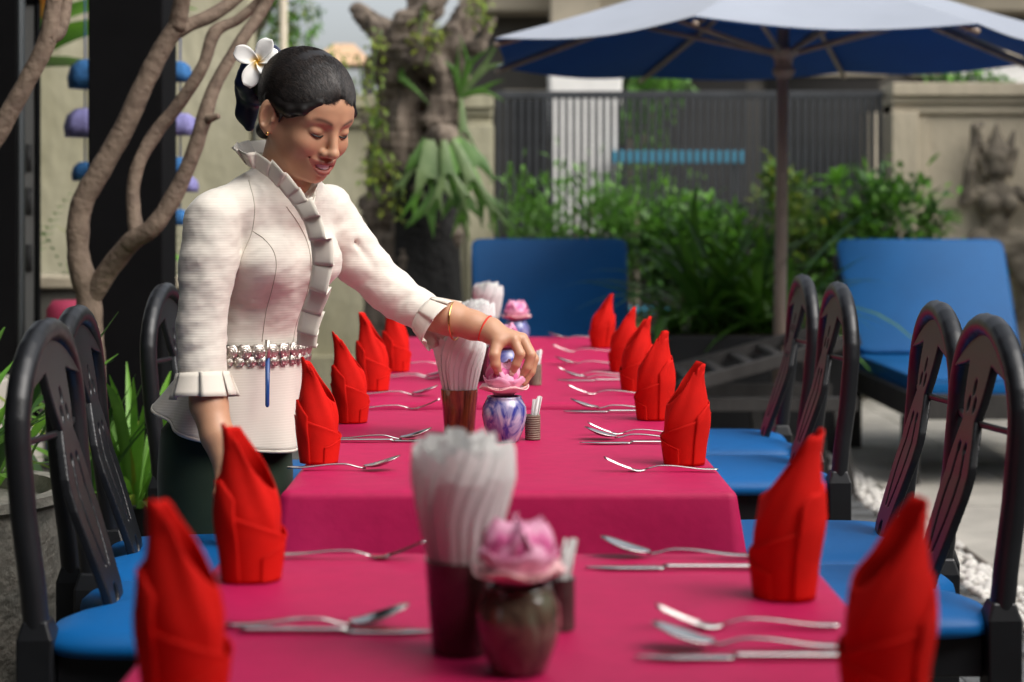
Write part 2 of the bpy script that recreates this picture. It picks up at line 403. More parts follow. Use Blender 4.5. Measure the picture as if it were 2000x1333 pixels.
# unseen dark walls added right and left to cut low sky light
sw = thing('sky_block_wall', 'unseen tall dark wall added beyond the right loungers to block low sky light', 'wall', (5.6,4.6,0))
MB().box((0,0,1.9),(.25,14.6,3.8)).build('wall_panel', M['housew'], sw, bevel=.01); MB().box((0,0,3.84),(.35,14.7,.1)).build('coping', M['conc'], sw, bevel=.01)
wg = thing('sky_block_wing', 'unseen dark wall added under the terrace roof to block low sky light', 'building', (-4.75,3.4,0))
MB().box((0,0,1.88),(.2,9.0,3.76)).build('wall', M['black'], wg, bevel=.01)
for k in range(3): MB().box((.13,-2.6+k*2.6,1.1),(.06,1.2,2.2)).build('door', M['housed'], wg, bevel=.01)
# ================================================================ tables
M['cloth'] = mat('magenta_cloth', (.46,.006,.078), .6, var=.06, vscale=30, bump=.05, bscale=45, spec=.3)
M['wood'] = mat('table_wood', (.07,.04,.025), .6)
TZ = .755
def make_table(x0, x1, y0, y1, lab, clab, seed, z=TZ):
    cx, cy, hx, hy = (x0+x1)/2, (y0+y1)/2, (x1-x0)/2, (y1-y0)/2
    t = thing('dining_table', lab, 'table', (cx,cy,0), 0, None)
    MB().box((0,0,z-.02),(2*hx-.012,2*hy-.012,.03)).build('table_top', M['wood'], t, bevel=.003)
    for sx in (-1,1):
        for sy in (-1,1): MB().box((sx*(hx-.06),sy*(hy-.06),(z-.035)/2),(.05,.05,z-.035)).build('leg', M['wood'], t, bevel=.003)
    rnd = random.Random(seed); ph = [rnd.random()*6 for _ in range(6)]
    c = MB(); nper = 240; r0 = .015
    def per(q):                                   # rounded rectangle point + normal
        L = [2*hx,2*hy,2*hx,2*hy]; P = sum(L); d = q*P
        cs = [(-hx,-hy),(hx,-hy),(hx,hy),(-hx,hy)]; k = 0
        while k < 3 and d > L[k]: d -= L[k]; k += 1
        a = cs[k]; b = cs[(k+1)%4]; u = d/L[k]; p = Vector((a[0]+(b[0]-a[0])*u, a[1]+(b[1]-a[1])*u, 0))
        ed = Vector((b[0]-a[0], b[1]-a[1],0)).normalized(); n = Vector((ed.y,-ed.x,0)); dist = min(u,1-u)*L[k]
        if dist < .05:
            n2 = Vector((a[0],a[1],0)) if u < .5 else Vector((b[0],b[1],0)); n2 = Vector((math.copysign(1,n2.x),math.copysign(1,n2.y),0))
            w_ = (1-dist/.05); n = (n*(1-w_)+n2.normalized()*w_).normalized()
        return p, n, dist, d+k*3.1
    prof = []                                    # (inset, drop)
    for k in range(5):
        a = k/4*math.pi/2; prof.append((r0*(1-math.sin(a)), r0*(1-math.cos(a))))
    prof += [(0,.05),(0,.09),(0,.14),(0,.19),(0,.24),(0,.28)]
    rows = []
    for i in range(9):                           # top sheet, concentric
        f = i/9
        rows.append([Vector((per(q/nper)[0].x*f*.97, per(q/nper)[0].y*f*.97, z+.0025+(.0010*math.sin(ph[0]+9*f*math.cos(q/38))+.0008*math.sin(ph[2]+23*f*math.sin(q/38)))*f*(1-f)*3)) for q in range(nper)])
    for (ins, dr) in prof:
        row = []
        for q in range(nper):
            p, n, dist, s = per(q/nper); dn = max(0,dr-r0)/.28
            wv = (math.sin(s*17+ph[1])*.4+math.sin(s*31+ph[2])*.25+math.sin(s*7.3+ph[3])*.35)
            corner = math.exp(-(dist/.06)**2)
            o = -ins+dn*(.020+.020*wv+.035*corner)+.002
            row.append(p+n*o+Vector((0,0,z+.0025-dr+.004*wv*dn)))
        rows.append(row)
    c.v = [tuple(v) for r_ in rows for v in r_]
    for i in range(len(rows)-1):
        for q in range(nper): c.f.append((i*nper+q, i*nper+(q+1)%nper, (i+1)*nper+(q+1)%nper, (i+1)*nper+q))
    o = c.build('tablecloth', M['cloth'], loc=(cx,cy,0)); tag(o, clab, 'tablecloth')
    return t
make_table(-.376,.402,1.12,2.336,'dining table at the start of the row, set with brown green vase','magenta cloth on the table with the brown green vase',1)
make_table(-.366,.381,2.85,4.05,'dining table with blue marbled vase that the waitress is arranging','magenta cloth on the table where the waitress arranges the flower',2)
make_table(-.37,.375,4.19,5.36,'dining table just behind the one the waitress arranges','magenta cloth on table just behind the waitress hand',3)
make_table(-.36,.37,5.42,6.45,'last dining table in the row, in front of the blue lounger','magenta cloth on last table in front of the blue lounger',4)

# ================================================================ folded napkins
M['nap'] = mat('red_napkin', (.62,.009,.005), .8, var=.08, vscale=25, bump=.14, bscale=350, spec=.15)
def napkin_mesh(seed, mir=1):
    rnd = random.Random(seed); mb = MB(); jig = lambda a: rnd.uniform(-a,a)
    H = .194+jig(.010); lean = -.013+jig(.009); jg = jig(1); tw = jig(.12)
    def rad(z, a):                              # body radius: narrow foot, fuller shoulder, tapering above
        t = z/H; r = .0275+.0075*math.sin(min(1,t/.8)*math.pi*.85)
        if t > .40: r *= max(.25, 1-((t-.40)/.60)**1.3*.50)
        return r*(1+.04*math.sin(2*a+jg))
    def pt(a, z, off=0):
        t = z/H; x = lean*max(0,(t-.2))**1.2*1.5; r = rad(z,a)+off; a = a+tw*t
        return Vector((mir*(x+r*1.06*math.cos(a)), r*.96*math.sin(a), z))
    def petal(a0, a1, peak, lowh, highh, off, pw=1.4, curl=.008, nu=26, nv=56, wob=.0012):
        def fn(u, v):
            a = R(a0+(a1-a0)*v); top = lowh+(highh-lowh)*((1+math.cos(a-R(peak)))/2)**pw; top = min(top, highh*(.925+.03*math.sin(9*v+seed)))
            z = u*top; c = curl*max(0,z/H-.72)/.28
            return pt(a, z, off*(.6+.4*v)+c+wob*math.sin(5*a+9*u+seed)*u+.0016*math.sin(3*a+seed*2)*u*u)
        mb.grid(fn, nu, nv)
    petal(-120, 300, 178+jig(10), H*.56, H*1.05, .000, .85)          # tall inner roll, slanted mouth
    petal(60, 330, 214+jig(12), H*.36, H*.97, .0026, 1.2, .003)     # second layer, second tip
    # diagonal outer wraps
    for (b0, b1, h0, h1, off) in ((120,400,.118+jig(.01),.040,.0040),(-70,190,.030,.098+jig(.012),.0056)):
        def flap(u, v):
            a = R(b0+(b1-b0)*v); top = h0+(h1-h0)*v; z = u*top
            return pt(a, z, off+.0012*max(0,u-.9)/.1)
        mb.grid(flap, 16, 44)
    petal(110+jig(8), 250, 182+jig(14), .030, .132+jig(.012), .0072, 1.1, 0, 18, 26)   # outer pointed flap
    return mb
nap_me = {}
def napkin(x, y, side, rz, lab, sc=1.0, z=TZ):
    k = (side, len(nap_me) % 3)
    key = (side, len(nap_me))
    if key not in nap_me: nap_me[key] = napkin_mesh(key[1]*7+5, -1 if side > 0 else 1).mesh('folded_napkin', M['nap'])
    o = bpy.data.objects.new('folded_napkin', nap_me[key]); COL.objects.link(o); o.location = (x,y,z+.0042); o.rotation_euler = (0,0,R(rz)); o.scale = (sc,sc,sc)
    mods(o, solid=.0013); tag(o, lab, 'napkin', 'red napkins folded upright along the tables'); return o
Tn = ['table with the brown green vase','table the waitress is arranging','table just behind the waitress hand','last table in the row']
def nloc(px, py, dyoff=.04):
    Y = 1.53/(py-420)*1000; return ((px-985)*(Y+dyoff)/FPX, Y+dyoff)
for (px,py,side,rz,ti,lab) in (
  (362,1408,-1,-12,0,'red folded napkin at table corner next to the chair beside the stone planter'),
  (492,1143,-1,6,0,'red folded napkin in front of the waitress dark skirt'),
  (623,908,-1,0,1,'red folded napkin beside the blue pen and the waitress blouse hem'),
  (687,828,-1,14,1,'second red napkin on waitress side of the arranged table'),
  (731,765,-1,-4,2,'red folded napkin under the waitress outstretched elbow'),
  (776,727,-1,10,2,'red folded napkin half hidden by the waitress ruffled cuff'),
  (1727,1403,1,8,0,'large red folded napkin by the dark chair, on brown green vase table'),
  (1531,1178,1,-14,0,'red folded napkin at the handles of spoon and knife, brown green vase table'),
  (1336,911,1,0,1,'red folded napkin at the cloth corner above single fork, guests side'),
  (1277,822,1,-9,1,'second red napkin from cloth corner on guests side of the arranged table'),
  (1241,766,1,12,2,'red folded napkin between two forks on table behind the waitress hand, guests side'),
  (1216,727,1,-5,2,'red folded napkin at far end of table behind the waitress hand, guests side'),
  (1175,680,1,5,3,'red folded napkin on last table, against the blue lounger')):
    x, y = nloc(px, py); napkin(x, y, side, rz, lab, sc=random.uniform(.97,1.03))

# ================================================================ cutlery
M['steel'] = mat('stainless_steel', (.62,.60,.58), .16, metal=1)
def handle(mb, x0, x1, zf, wf, th=.0022, n=18):
    vs = []; fs = []
    for i in range(n+1):
        x = x0+(x1-x0)*i/n; z = zf(x); w_ = wf(x)/2
        vs += [(x,-w_,z),(x,w_,z),(x,w_*.8,z+th),(x,-w_*.8,z+th)]
    for i in range(n):
        for k in range(4): fs.append((i*4+k,(i+1)*4+k,(i+1)*4+(k+1)%4,i*4+(k+1)%4))
    fs += [(0,1,2,3),(n*4+3,n*4+2,n*4+1,n*4)]; mb.add(vs, fs)
def sst(a,b,x): t = min(1,max(0,(x-a)/(b-a))); return t*t*(3-2*t)
def zprof(x): return .0035+.006*sst(.015,.09,x)-.007*sst(.10,.135,x)
def wprof(x): return .013-.008*sst(.02,.10,x)
def spoon_mesh():
    mb = MB(); handle(mb, 0, .138, zprof, wprof)
    def bowl(u, v):
        a = v*2*math.pi; L = .066; W = .042
        x = .133+L*(.5-.5*math.cos(a)*u); y = W/2*math.sin(a)*u*(1-.10*math.cos(a))
        s = (x-.133)/L
        return Vector((x, y, .0022+.020*max(0,s-.08)**1.35+.0062*(u*u)))
    mb.grid(bowl, 8, 36, wrap=True); return mb.mesh('spoon', M['steel'])
def fork_mesh():
    mb = MB(); handle(mb, 0, .128, zprof, wprof)
    zt = lambda x: .0025-.001*sst(.128,.138,x)+.024*max(0,(x-.138)/.064)**1.4
    wt = lambda x: .006+.018*sst(.122,.148,x)
    handle(mb, .127, .152, zt, wt, .0018, 8)
    for k in range(4):
        y = -.0098+k*.0065; n = 8; vs = []; fs = []
        for i in range(n+1):
            x = .150+.050*i/n; w_ = .0019*(1-.45*i/n); z = zt(x); vs += [(x,y-w_,z),(x,y+w_,z),(x,y+w_,z+.0016),(x,y-w_,z+.0016)]
        for i in range(n):
            for q in range(4): fs.append((i*4+q,(i+1)*4+q,(i+1)*4+(q+1)%4,i*4+(q+1)%4))
        fs.append((n*4+3,n*4+2,n*4+1,n*4)); mb.add(vs, fs)
    return mb.mesh('fork', M['steel'])
def knife_mesh():
    mb = MB(); handle(mb, 0, .115, lambda x: .002, lambda x: .012-.002*sst(.0,.1,x), .0045)
    handle(mb, .114, .215, lambda x: .002, lambda x: .019*(1-.75*sst(.175,.215,x)), .0018, 16); return mb.mesh('knife', M['steel'])
CUT = {'spoon': spoon_mesh(), 'fork': fork_mesh(), 'knife': knife_mesh()}
def cut(kind, x, y, side, lab, ang=0, dz=0):          # x,y = handle end; blade points to the table middle
    o = bpy.data.objects.new(kind, CUT[kind]); COL.objects.link(o)
    o.location = (x,y,TZ+.0034+dz); o.rotation_euler = (0,0,R((180 if side > 0 else 0)+ang))
    mods(o, solid=.0012) if kind == 'spoon' else None
    if kind == 'spoon': o.modifiers[-1].offset = 0
    return tag(o, lab, kind, 'steel cutlery laid along the tables')
def cpx(px, py): Y = 1530/(py-420); return ((px-985)*Y/FPX, Y)
cl = [('spoon',562,917,-1,0,'in front of napkin beside the waitress blouse hem'),
 ('spoon',650,859,-1,-2,'behind the napkin beside the waitress blouse hem'),('knife',655,862,-1,0,'flat behind the spoon, waitress side, pointing at glass of tissues'),
 ('fork',690,800,-1,2,'at far edge of the arranged table, waitress side'),
 ('spoon',700,772,-1,-1,'on table behind, in front of napkin under the elbow'),('fork',740,740,-1,0,'behind napkin under the waitress elbow'),
 ('spoon',740,736,-1,-2,'beside the fork behind napkin under the elbow'),('fork',770,713,-1,1,'under the waitress ruffled cuff'),
 ('fork',1402,920,1,0,'alone at the cloth corner, guests side of arranged table'),
 ('knife',1345,866,1,0,'laid with spoon behind corner napkin, guests side'),('spoon',1335,858,1,-1.5,'laid with knife behind corner napkin, guests side'),('fork',1338,848,1,1,'behind the spoon and knife, guests side of arranged table'),
 ('knife',1285,805,1,0,'at far edge of arranged table, guests side'),('spoon',1282,800,1,-1,'at far edge of arranged table beside knife, guests side'),
 ('fork',1264,770,1,0,'at near edge of the table behind, guests side'),
 ('knife',1243,744,1,0,'behind first napkin of the table behind, guests side'),('spoon',1240,740,1,-1.5,'behind first napkin of table behind, with knife'),
 ('fork',1228,733,1,1,'between the napkins of the table behind, guests side'),
 ('spoon',1212,712,1,-1,'at far edge of the table behind, guests side'),
 ('fork',1198,687,1,0,'on last table in front of its napkin'),('spoon',1178,662,1,-1,'on last table behind its napkin'),
 ('fork',535,1088,-1,-3,'on brown green vase table behind the napkin by dark skirt'),
 ('spoon',442,1226,-1,1,'on brown green vase table overlapping a knife'),('knife',470,1234,-1,-1,'partly under the spoon, brown green vase table'),
 ('knife',1472,1110,1,0,'lying beside tilted spoon at the far napkin of brown green vase table'),('spoon',1470,1090,1,-6,'tilted against the knife at the far napkin of brown green vase table'),
 ('fork',1640,1226,1,-1,'with raised tines on brown green vase table, guests side'),
 ('spoon',1650,1268,1,-4,'crossing a knife on brown green vase table, guests side'),('knife',1652,1285,1,0,'under the crossing spoon on brown green vase table, guests side')]
for (k,px,py,side,ang,lab) in cl:
    x,y = cpx(px,py); cut(k, x, y, side, 'steel %s %s' % (k,lab), ang)

# ================================================================ centrepieces
def amber_glass_mat():
    m = mat('amber_bamboo_glass', (.30,.105,.03), .12, col2=(.05,.014,.006), vscale=75, stretch=(1.5,1.5,.16), coat=.6); return m
M['amber'] = amber_glass_mat()
M['smoke'] = mat('smoky_glass', (.10,.075,.06), .1, coat=.8, trans=.35)
M['paper'] = leafmat('white_paper', (.86,.85,.83), (.83,.82,.80), .75, .3)
M['darkpot'] = mat('brown_horn', (.055,.035,.03), .25, var=.4, vscale=30, coat=.4)
M['reed'] = wavebump(mat('woven_reed', (.20,.155,.11), .7, var=.2, vscale=40), 70, 'Z', .8, .002)
def marble(name, a, b, c):
    m = mat(name, a, .14, coat=.7); t = m.node_tree; N = t.nodes; bs = N['Principled BSDF']
    tc = N.new('ShaderNodeTexCoord'); n1 = N.new('ShaderNodeTexNoise'); n1.inputs['Scale'].default_value = 22; n1.inputs['Distortion'].default_value = 2.6; n1.inputs['Detail'].default_value = 4
    mp = N.new('ShaderNodeMapping'); mp.inputs['Scale'].default_value = (1,1,.55); t.links.new(tc.outputs['Object'], mp.inputs[0]); t.links.new(mp.outputs[0], n1.inputs['Vector'])
    rp = N.new('ShaderNodeValToRGB'); e = rp.color_ramp.elements; e[0].position = .36; e[0].color = (*b,1); e[1].position = .66; e[1].color = (*c,1); x = e.new(.52); x.color = (*a,1)
    t.links.new(n1.outputs[0], rp.inputs[0]); t.links.new(rp.outputs[0], bs.inputs['Base Color']); return m
M['vblue'] = marble('blue_marbled_glaze', (.30,.30,.50), (.035,.05,.30), (.55,.50,.62))
M['vgreen'] = marble('green_brown_glaze', (.12,.09,.06), (.06,.042,.03), (.15,.19,.13))
def petalmat():
    m = mat('pink_petal', (.82,.30,.50), .5, col2=(.80,.42,.56), vscale=30, sss=.0); return m
M['petal'] = petalmat(); M['petal2'] = mat('pale_pink_petal', (.86,.56,.56), .5, var=.10, vscale=20); M['petaldk'] = mat('deep_pink_petal', (.74,.14,.36), .5, var=.15, vscale=20)
def straw_glass(x, y, lab, slab, rz, dark, sc=1):
    t = thing('tumbler', lab, 'glass', (x,y,TZ+.0032), R(rz), 'tumblers of paper tissues on the tables'); t.scale = (sc,)*3
    MB().lathe([(.0,.0),(.029,.0),(.031,.003),(.0385,.094),(.0362,.0945),(.029,.006),(0,.006)],40).build('glass_wall', M['darkpot'] if dark else M['amber'], t, auto=40)
    if not dark: MB().lathe([(.0312,.0035),(.0318,.004),(.0390,.094),(.0388,.0948),(.0362,.0945)],40).build('glass_rim', M['smoke'], t, auto=40) if False else None
    b = thing('tissue_bundle', slab, 'tissues', (x,y,TZ+.0032), R(rz), 'folded paper tissues standing in tumblers'); b.scale = (sc,)*3
    rnd = random.Random(int(x*1e4)+int(y*100))
    # folded paper tissues standing upright, each a thin V-folded sheet, fanning out and twisting at the top
    for ring_,(cnt,rb,rt,h0) in enumerate(((24,.0245,.0485,.198),(15,.016,.034,.206),(8,.008,.018,.210))):
        for k in range(cnt):
            a0 = 2*math.pi*(k+.5*ring_)/cnt+rnd.uniform(-.06,.06); hh = h0+rnd.uniform(-.006,.008); wd = rnd.uniform(.92,1.15); tw = rnd.uniform(.75,1.0); wob = rnd.uniform(-.002,.002)
            def sheet(u, v):
                z = .008+u*hh; w_ = max(0,(z-.085)/.115); r = rb+(.0335-.0245)*(z/.09)*.6 if z < .09 else None
                base = rb*(1+.22*min(1,z/.09)); r = base+(rt-base)*min(1,w_/.8)**1.0-.004*max(0,w_-.8)*5*.5
                sx = (v-.5)*2; half = (1.15*math.pi/cnt)*wd*(1+.55*min(1,w_)); swirl = tw*max(0,w_-.42)**1.25
                aa = a0+sx*half+swirl; rr = r+(.0048*(1-abs(sx))+.0030*sx)*(.6+.7*min(1,w_))+wob
                zt = z-(.006*abs(sx)+.004*sx)*max(0,u-.9)/.1
                return Vector((rr*math.cos(aa), rr*math.sin(aa), zt))
            MB().grid(sheet, 18, 4).build('tissue', M['paper'], b, smooth=False)
    return t
straw_glass(-.092,3.575,'amber patterned tumbler of tissues beside the blue marbled vase','white folded paper tissues in the tumbler beside the waitress hand',20,False)
straw_glass(-.043,1.80,'dark brown tumbler of tissues behind brown green vase','white folded paper tissues standing behind the brown green vase',75,True,1.03)
straw_glass(-.078,4.74,'dark tumbler hidden behind the amber one, on table behind','white folded paper tissues peeking over the waitress wrist',10,True)
straw_glass(-.055,6.0,'dark tumbler of tissues on last table before the blue lounger','white folded paper tissues on last table against the blue lounger',50,True)
def vase(x, y, lab, flab, m, sc=1, rz=0, flat=1):
    t = thing('vase', lab, 'vase', (x,y,TZ+.0032), R(rz), 'small round vases on the tables'); t.scale = (sc,)*3
    MB().lathe([(0,0),(.026,0),(.030,.004),(.040,.03),(.0445,.052),(.0435,.070),(.037,.083),(.034,.088),(.0345,.091),(.031,.091),(.030,.086),(.038,.06),(.028,.01),(0,.008)],40).build('pot', m, t)
    f = thing('lotus_flower', flab, 'flower', (x,y,TZ+.0032+.089*sc), R(rz+17), 'pink folded lotus flowers in vases'); f.scale = (sc*1.1,)*3
    def pet(n, r0, L, W, el, cup, name, mm, z0, off):
        for k in range(n):
            a = 2*math.pi*(k+off)/n
            def fn(u, v):
                s = (v-.5)*2; wv = W*(math.sin(math.pi*(.12+.70*u))**.7)
                rr = r0+L*u*math.cos(el)-cup*(u*u)*L; zz = z0+L*u*math.sin(el)+cup*L*u*u*.55+.010*s*s*(1-u*.3)
                y_ = s*wv; rr -= (s*s)*.35*wv
                return Vector((rr*math.cos(a)-y_*math.sin(a), rr*math.sin(a)+y_*math.cos(a), zz))
            mb = MB().grid(fn, 8, 8); mb.build(name, mm, f, solid=-.0012)
    pet(5,.010,.042,.034,R(10),.12,'petal',M['petal2'],.006,.2)
    pet(5,.012,.040,.034,R(26),.25,'petal',M['petal'],.010,.7)
    pet(5,.014,.036,.031,R(48),.50,'petal',M['petaldk'] ,.012,.1)
    pet(4,.020,.034,.034,R(72),.75,'petal',M['petal'],.014,.45)
    MB().lathe([(.001,.0),(.016,.002),(.027,.014),(.031,.026),(.029,.038),(.020,.048),(.001,.053)],24,fr=lambda q,i: 1+.05*math.sin(5*q+i)).build('bud', M['petal'], f)
    MB().lathe([(.0,-.06),(.006,-.06),(.007,0),(.012,.008),(0,.012)],10).build('stem', mat('stem_green',(.08,.16,.05),.6), f)
    return t
vase(0.0,3.465,'blue and violet marbled vase under the waitress fingers','pink lotus flower the waitress is touching',M['vblue'],1.0,8)
vase(.014,1.72,'brown green glazed vase with a pale pink lotus','pale pink lotus in the brown green vase',M['vgreen'],.94,40)
vase(.002,4.66,'blue marbled vase seen between the waitress fingers, table behind','pink lotus hidden behind the waitress hand',M['vblue'],1.0,70)
vase(.041,5.9,'blue marbled vase on the last table before blue lounger','pink lotus on the last table against blue lounger',M['vblue'],1.0,100)
def picks(x, y, lab, plab, sc=1, m=None):
    t = thing('toothpick_holder', lab, 'holder', (x,y,TZ+.0032), 0, 'toothpick holders on the tables'); t.scale = (sc,)*3
    MB().lathe([(0,0),(.015,0),(.0155,.003),(.0155,.050),(.0128,.050),(.0128,.004),(0,.004)],24).build('cup', m or M['reed'], t, auto=40)
    b = thing('toothpick_bundle', plab, 'toothpicks', (x,y,TZ+.0032), 0, 'toothpicks in paper sleeves'); b.scale = (sc,)*3
    rnd = random.Random(int(y*77))
    for k in range(9):
        a = rnd.random()*6.28; r = rnd.random()*.006; ln = rnd.uniform(.010,.020)
        p0 = Vector((r*math.cos(a)-.002, r*math.sin(a), .006)); p1 = Vector((r*math.cos(a)*1.3+ln*.55+.002, r*math.sin(a)*1.3, .072+ln*.8))
        MB().bar(p0, p1, .0045, .0012, up=(math.cos(a),math.sin(a),.1)).build('toothpick', M['paper'], b)
picks(.057,3.50,'ribbed brown toothpick holder beside the blue marbled vase','toothpicks leaning out beside the blue marbled vase')
picks(.060,1.90,'brown toothpick holder behind the brown green vase','toothpicks behind the pale pink lotus',1.12,M['darkpot'])
picks(.082,4.62,'ribbed brown toothpick holder on table behind the waitress hand','toothpicks leaning out behind the waitress hand',1.1)
# ================================================================ dining chairs
M['resin'] = mat('black_resin', (.010,.011,.013), .38, var=.25, vscale=5, bump=.08, bscale=300)
M['vinyl'] = mat('blue_vinyl', (.001,.105,.33), .5, spec=.3, var=.06, vscale=5, bump=.06, bscale=200)
def fx(z): return -.205-.035*max(0,(z-.60)/.44)-.012*math.sin(max(0,min(1,(z-.6)/.44))*math.pi)
def make_chair():
    t = thing('dining_chair', 'x', 'chair')
    pw, zc = .172, .872
    path = [(fx(.56),-pw-.004,.56),(fx(.66),-pw-.002,.66),(fx(.76),-pw,.76),(fx(zc),-pw,zc)]
    for k in range(1,16):
        a = math.pi-k*math.pi/16; z = zc+.157*math.sin(a); path.append((fx(z), pw*math.cos(a), z))
    path += [(fx(zc),pw,zc),(fx(.76),pw,.76),(fx(.66),pw+.002,.66),(fx(.56),pw+.004,.56)]
    s = SDF((-.30,-.22,.53),(-.15,.22,1.08),.0035)
    s.chain(path, [.0195]*len(path), 0)
    # hand grip pressed into the crest
    s.ell((fx(1.03)-.014,0,1.046),(.012,.030,.011),k=.004,op='s')
    V,Q = s.mesh(2); fr = np_mesh('back_frame', [(V,Q)], M['resin'], t)
    # splat with web, pierced
    s = SDF((-.29,-.175,.57),(-.08,.175,1.04),.0021)
    def xs(Z): 
        u = np.clip((Z-.60)/.40,0,1); return np.interp(Z,[.57,.62,.70,.78,.87,.96,1.03],[-.128,-.138,-.165,-.192,-.213,-.232,-.244]).astype(np.float32)
    def splat(X,Y,Z):
        wz = np.interp(Z,[.57,.60,.68,.75,.80,.845,.872,.90,.93,.96,.985],[.040,.042,.056,.066,.062,.046,.034,.047,.055,.060,.064]).astype(np.float32)
        rr = np.sqrt(Y**2+np.maximum(Z-zc,0)**2*(pw/.157)**2)
        web = np.maximum(rr-pw, .958+.012*np.cos(Y*18)-Z)
        pl_ = np.minimum(np.maximum(np.abs(Y)-wz, Z-.985), web)
        return np.maximum(pl_, np.abs(X-xs(Z))-.0075)*.9
    s.field(splat)
    def hole(y,z,a,b): s.field(lambda X,Y,Z: (np.sqrt(((Y-y)/a)**2+((Z-z)/b)**2)-1)*min(a,b)+0*X, .002, 's')
    hole(0,.925,.0055,.013); hole(-.016,.897,.0055,.012); hole(.016,.897,.0055,.012); hole(0,.612,.010,.016)
    for sg in (-1,1):
        hole(sg*.0165,.826,.0065,.0085)
        def slit(X,Y,Z):
            tt = np.clip((.826-Z)/.17,0,1); yy = sg*(.0165+.012*np.sin(tt*math.pi)-.006*tt)
            return np.maximum(np.abs(Y-yy)-.0032, np.abs(Z-.741)-.085)+0*X
        s.field(slit, .001, 's')
    V,Q = s.mesh(3); np_mesh('splat', [(V,Q)], M['resin'], t)
    for sg in (-1,1):
        MB().bar((fx(.868),sg*(pw-.012),.868),(-.215,sg*.030,.868),.008,.011).build('peg', M['resin'], t, bevel=.003)
        MB().add([(x*(1 if z<.5 else 1), y, z) for (x,y,z) in [(-.232,sg*pw-.023,0),(-.186,sg*pw-.023,0),(-.186,sg*pw+.023,0),(-.232,sg*pw+.023,0),(-.234,sg*pw-.027,.585),(-.180,sg*pw-.027,.585),(-.180,sg*pw+.027,.585),(-.234,sg*pw+.027,.585),(-.226,sg*pw-.019,.612),(-.190,sg*pw-.019,.612),(-.190,sg*pw+.019,.612),(-.226,sg*pw+.019,.612)]],
            [(3,2,1,0),(0,1,5,4),(1,2,6,5),(2,3,7,6),(3,0,4,7),(4,5,9,8),(5,6,10,9),(6,7,11,10),(7,4,8,11),(8,9,10,11)]).build('leg', M['resin'], t, bevel=.004)
        MB().tube([(.185,sg*.165,0),(.185,sg*.165,.30),(.185,sg*.168,.44),(.185,sg*.17,.53)],[.015,.019,.024,.026],14).build('leg', M['resin'], t)
    MB().box((-.0,-.163,.525),(.36,.022,.065)).build('apron', M['resin'], t, bevel=.004); MB().box((-.0,.163,.525),(.36,.022,.065)).build('apron', M['resin'], t, bevel=.004)
    MB().box((.185,0,.525),(.022,.33,.065)).build('apron', M['resin'], t, bevel=.004); MB().box((-.19,0,.525),(.022,.30,.065)).build('apron', M['resin'], t, bevel=.004)
    c = MB(); n = 72; prof = [(0,.610),(.35,.609),(.6,.606),(.8,.600),(.92,.592),(.985,.580),(1,.570),(.985,.560),(.95,.556),(0,.556)]
    def bd(a):
        cx, sx = math.cos(a), math.sin(a); e = 2/5.0
        x = .215*math.copysign(abs(cx)**e,cx); y = (.212 if cx > 0 else .205)*math.copysign(abs(sx)**e,sx)
        if x < -.05: x += .062*math.exp(-(y/.055)**2)*min(1,(-x-.05)/.1)
        return x, y
    def cf(u, v): pass
    for (f,z) in prof:
        for k in range(n):
            x,y = bd(2*math.pi*k/n); hump = 0
            c.v.append((x*f-.0, y*f, z+hump))
    for i in range(len(prof)-1):
        for k in range(n): c.f.append((i*n+k,i*n+(k+1)%n,(i+1)*n+(k+1)%n,(i+1)*n+k))
    c.build('seat_cushion', M['vinyl'], t)
    return t
CH = make_chair()
chairs = [(-.483,2.75,0,'black chair with pierced splat beside the stone planter'),
 (-.535,3.16,2,'black chair tucked behind the one beside the stone planter'),
 (-.575,4.17,-2,'black chair half hidden behind the waitress back'),
 (.56,2.87,181,'black chair on guests side, next to the large red napkin'),
 (.585,3.315,179,'black chair on guests side between the large red napkin and the right lounger'),
 (.575,4.25,180,'black chair on guests side, beside the farthest one before lounge frame'),
 (.582,4.79,180,'black chair farthest along guests side, before wooden lounge frame')]
for i,(x,y,rz,lab) in enumerate(chairs):
    o = CH if i == 0 else copy_tree(CH); o.location = (x,y,0); o.rotation_euler = (0,0,R(rz)); tag(o, lab, 'chair', 'black dining chairs around the tables')

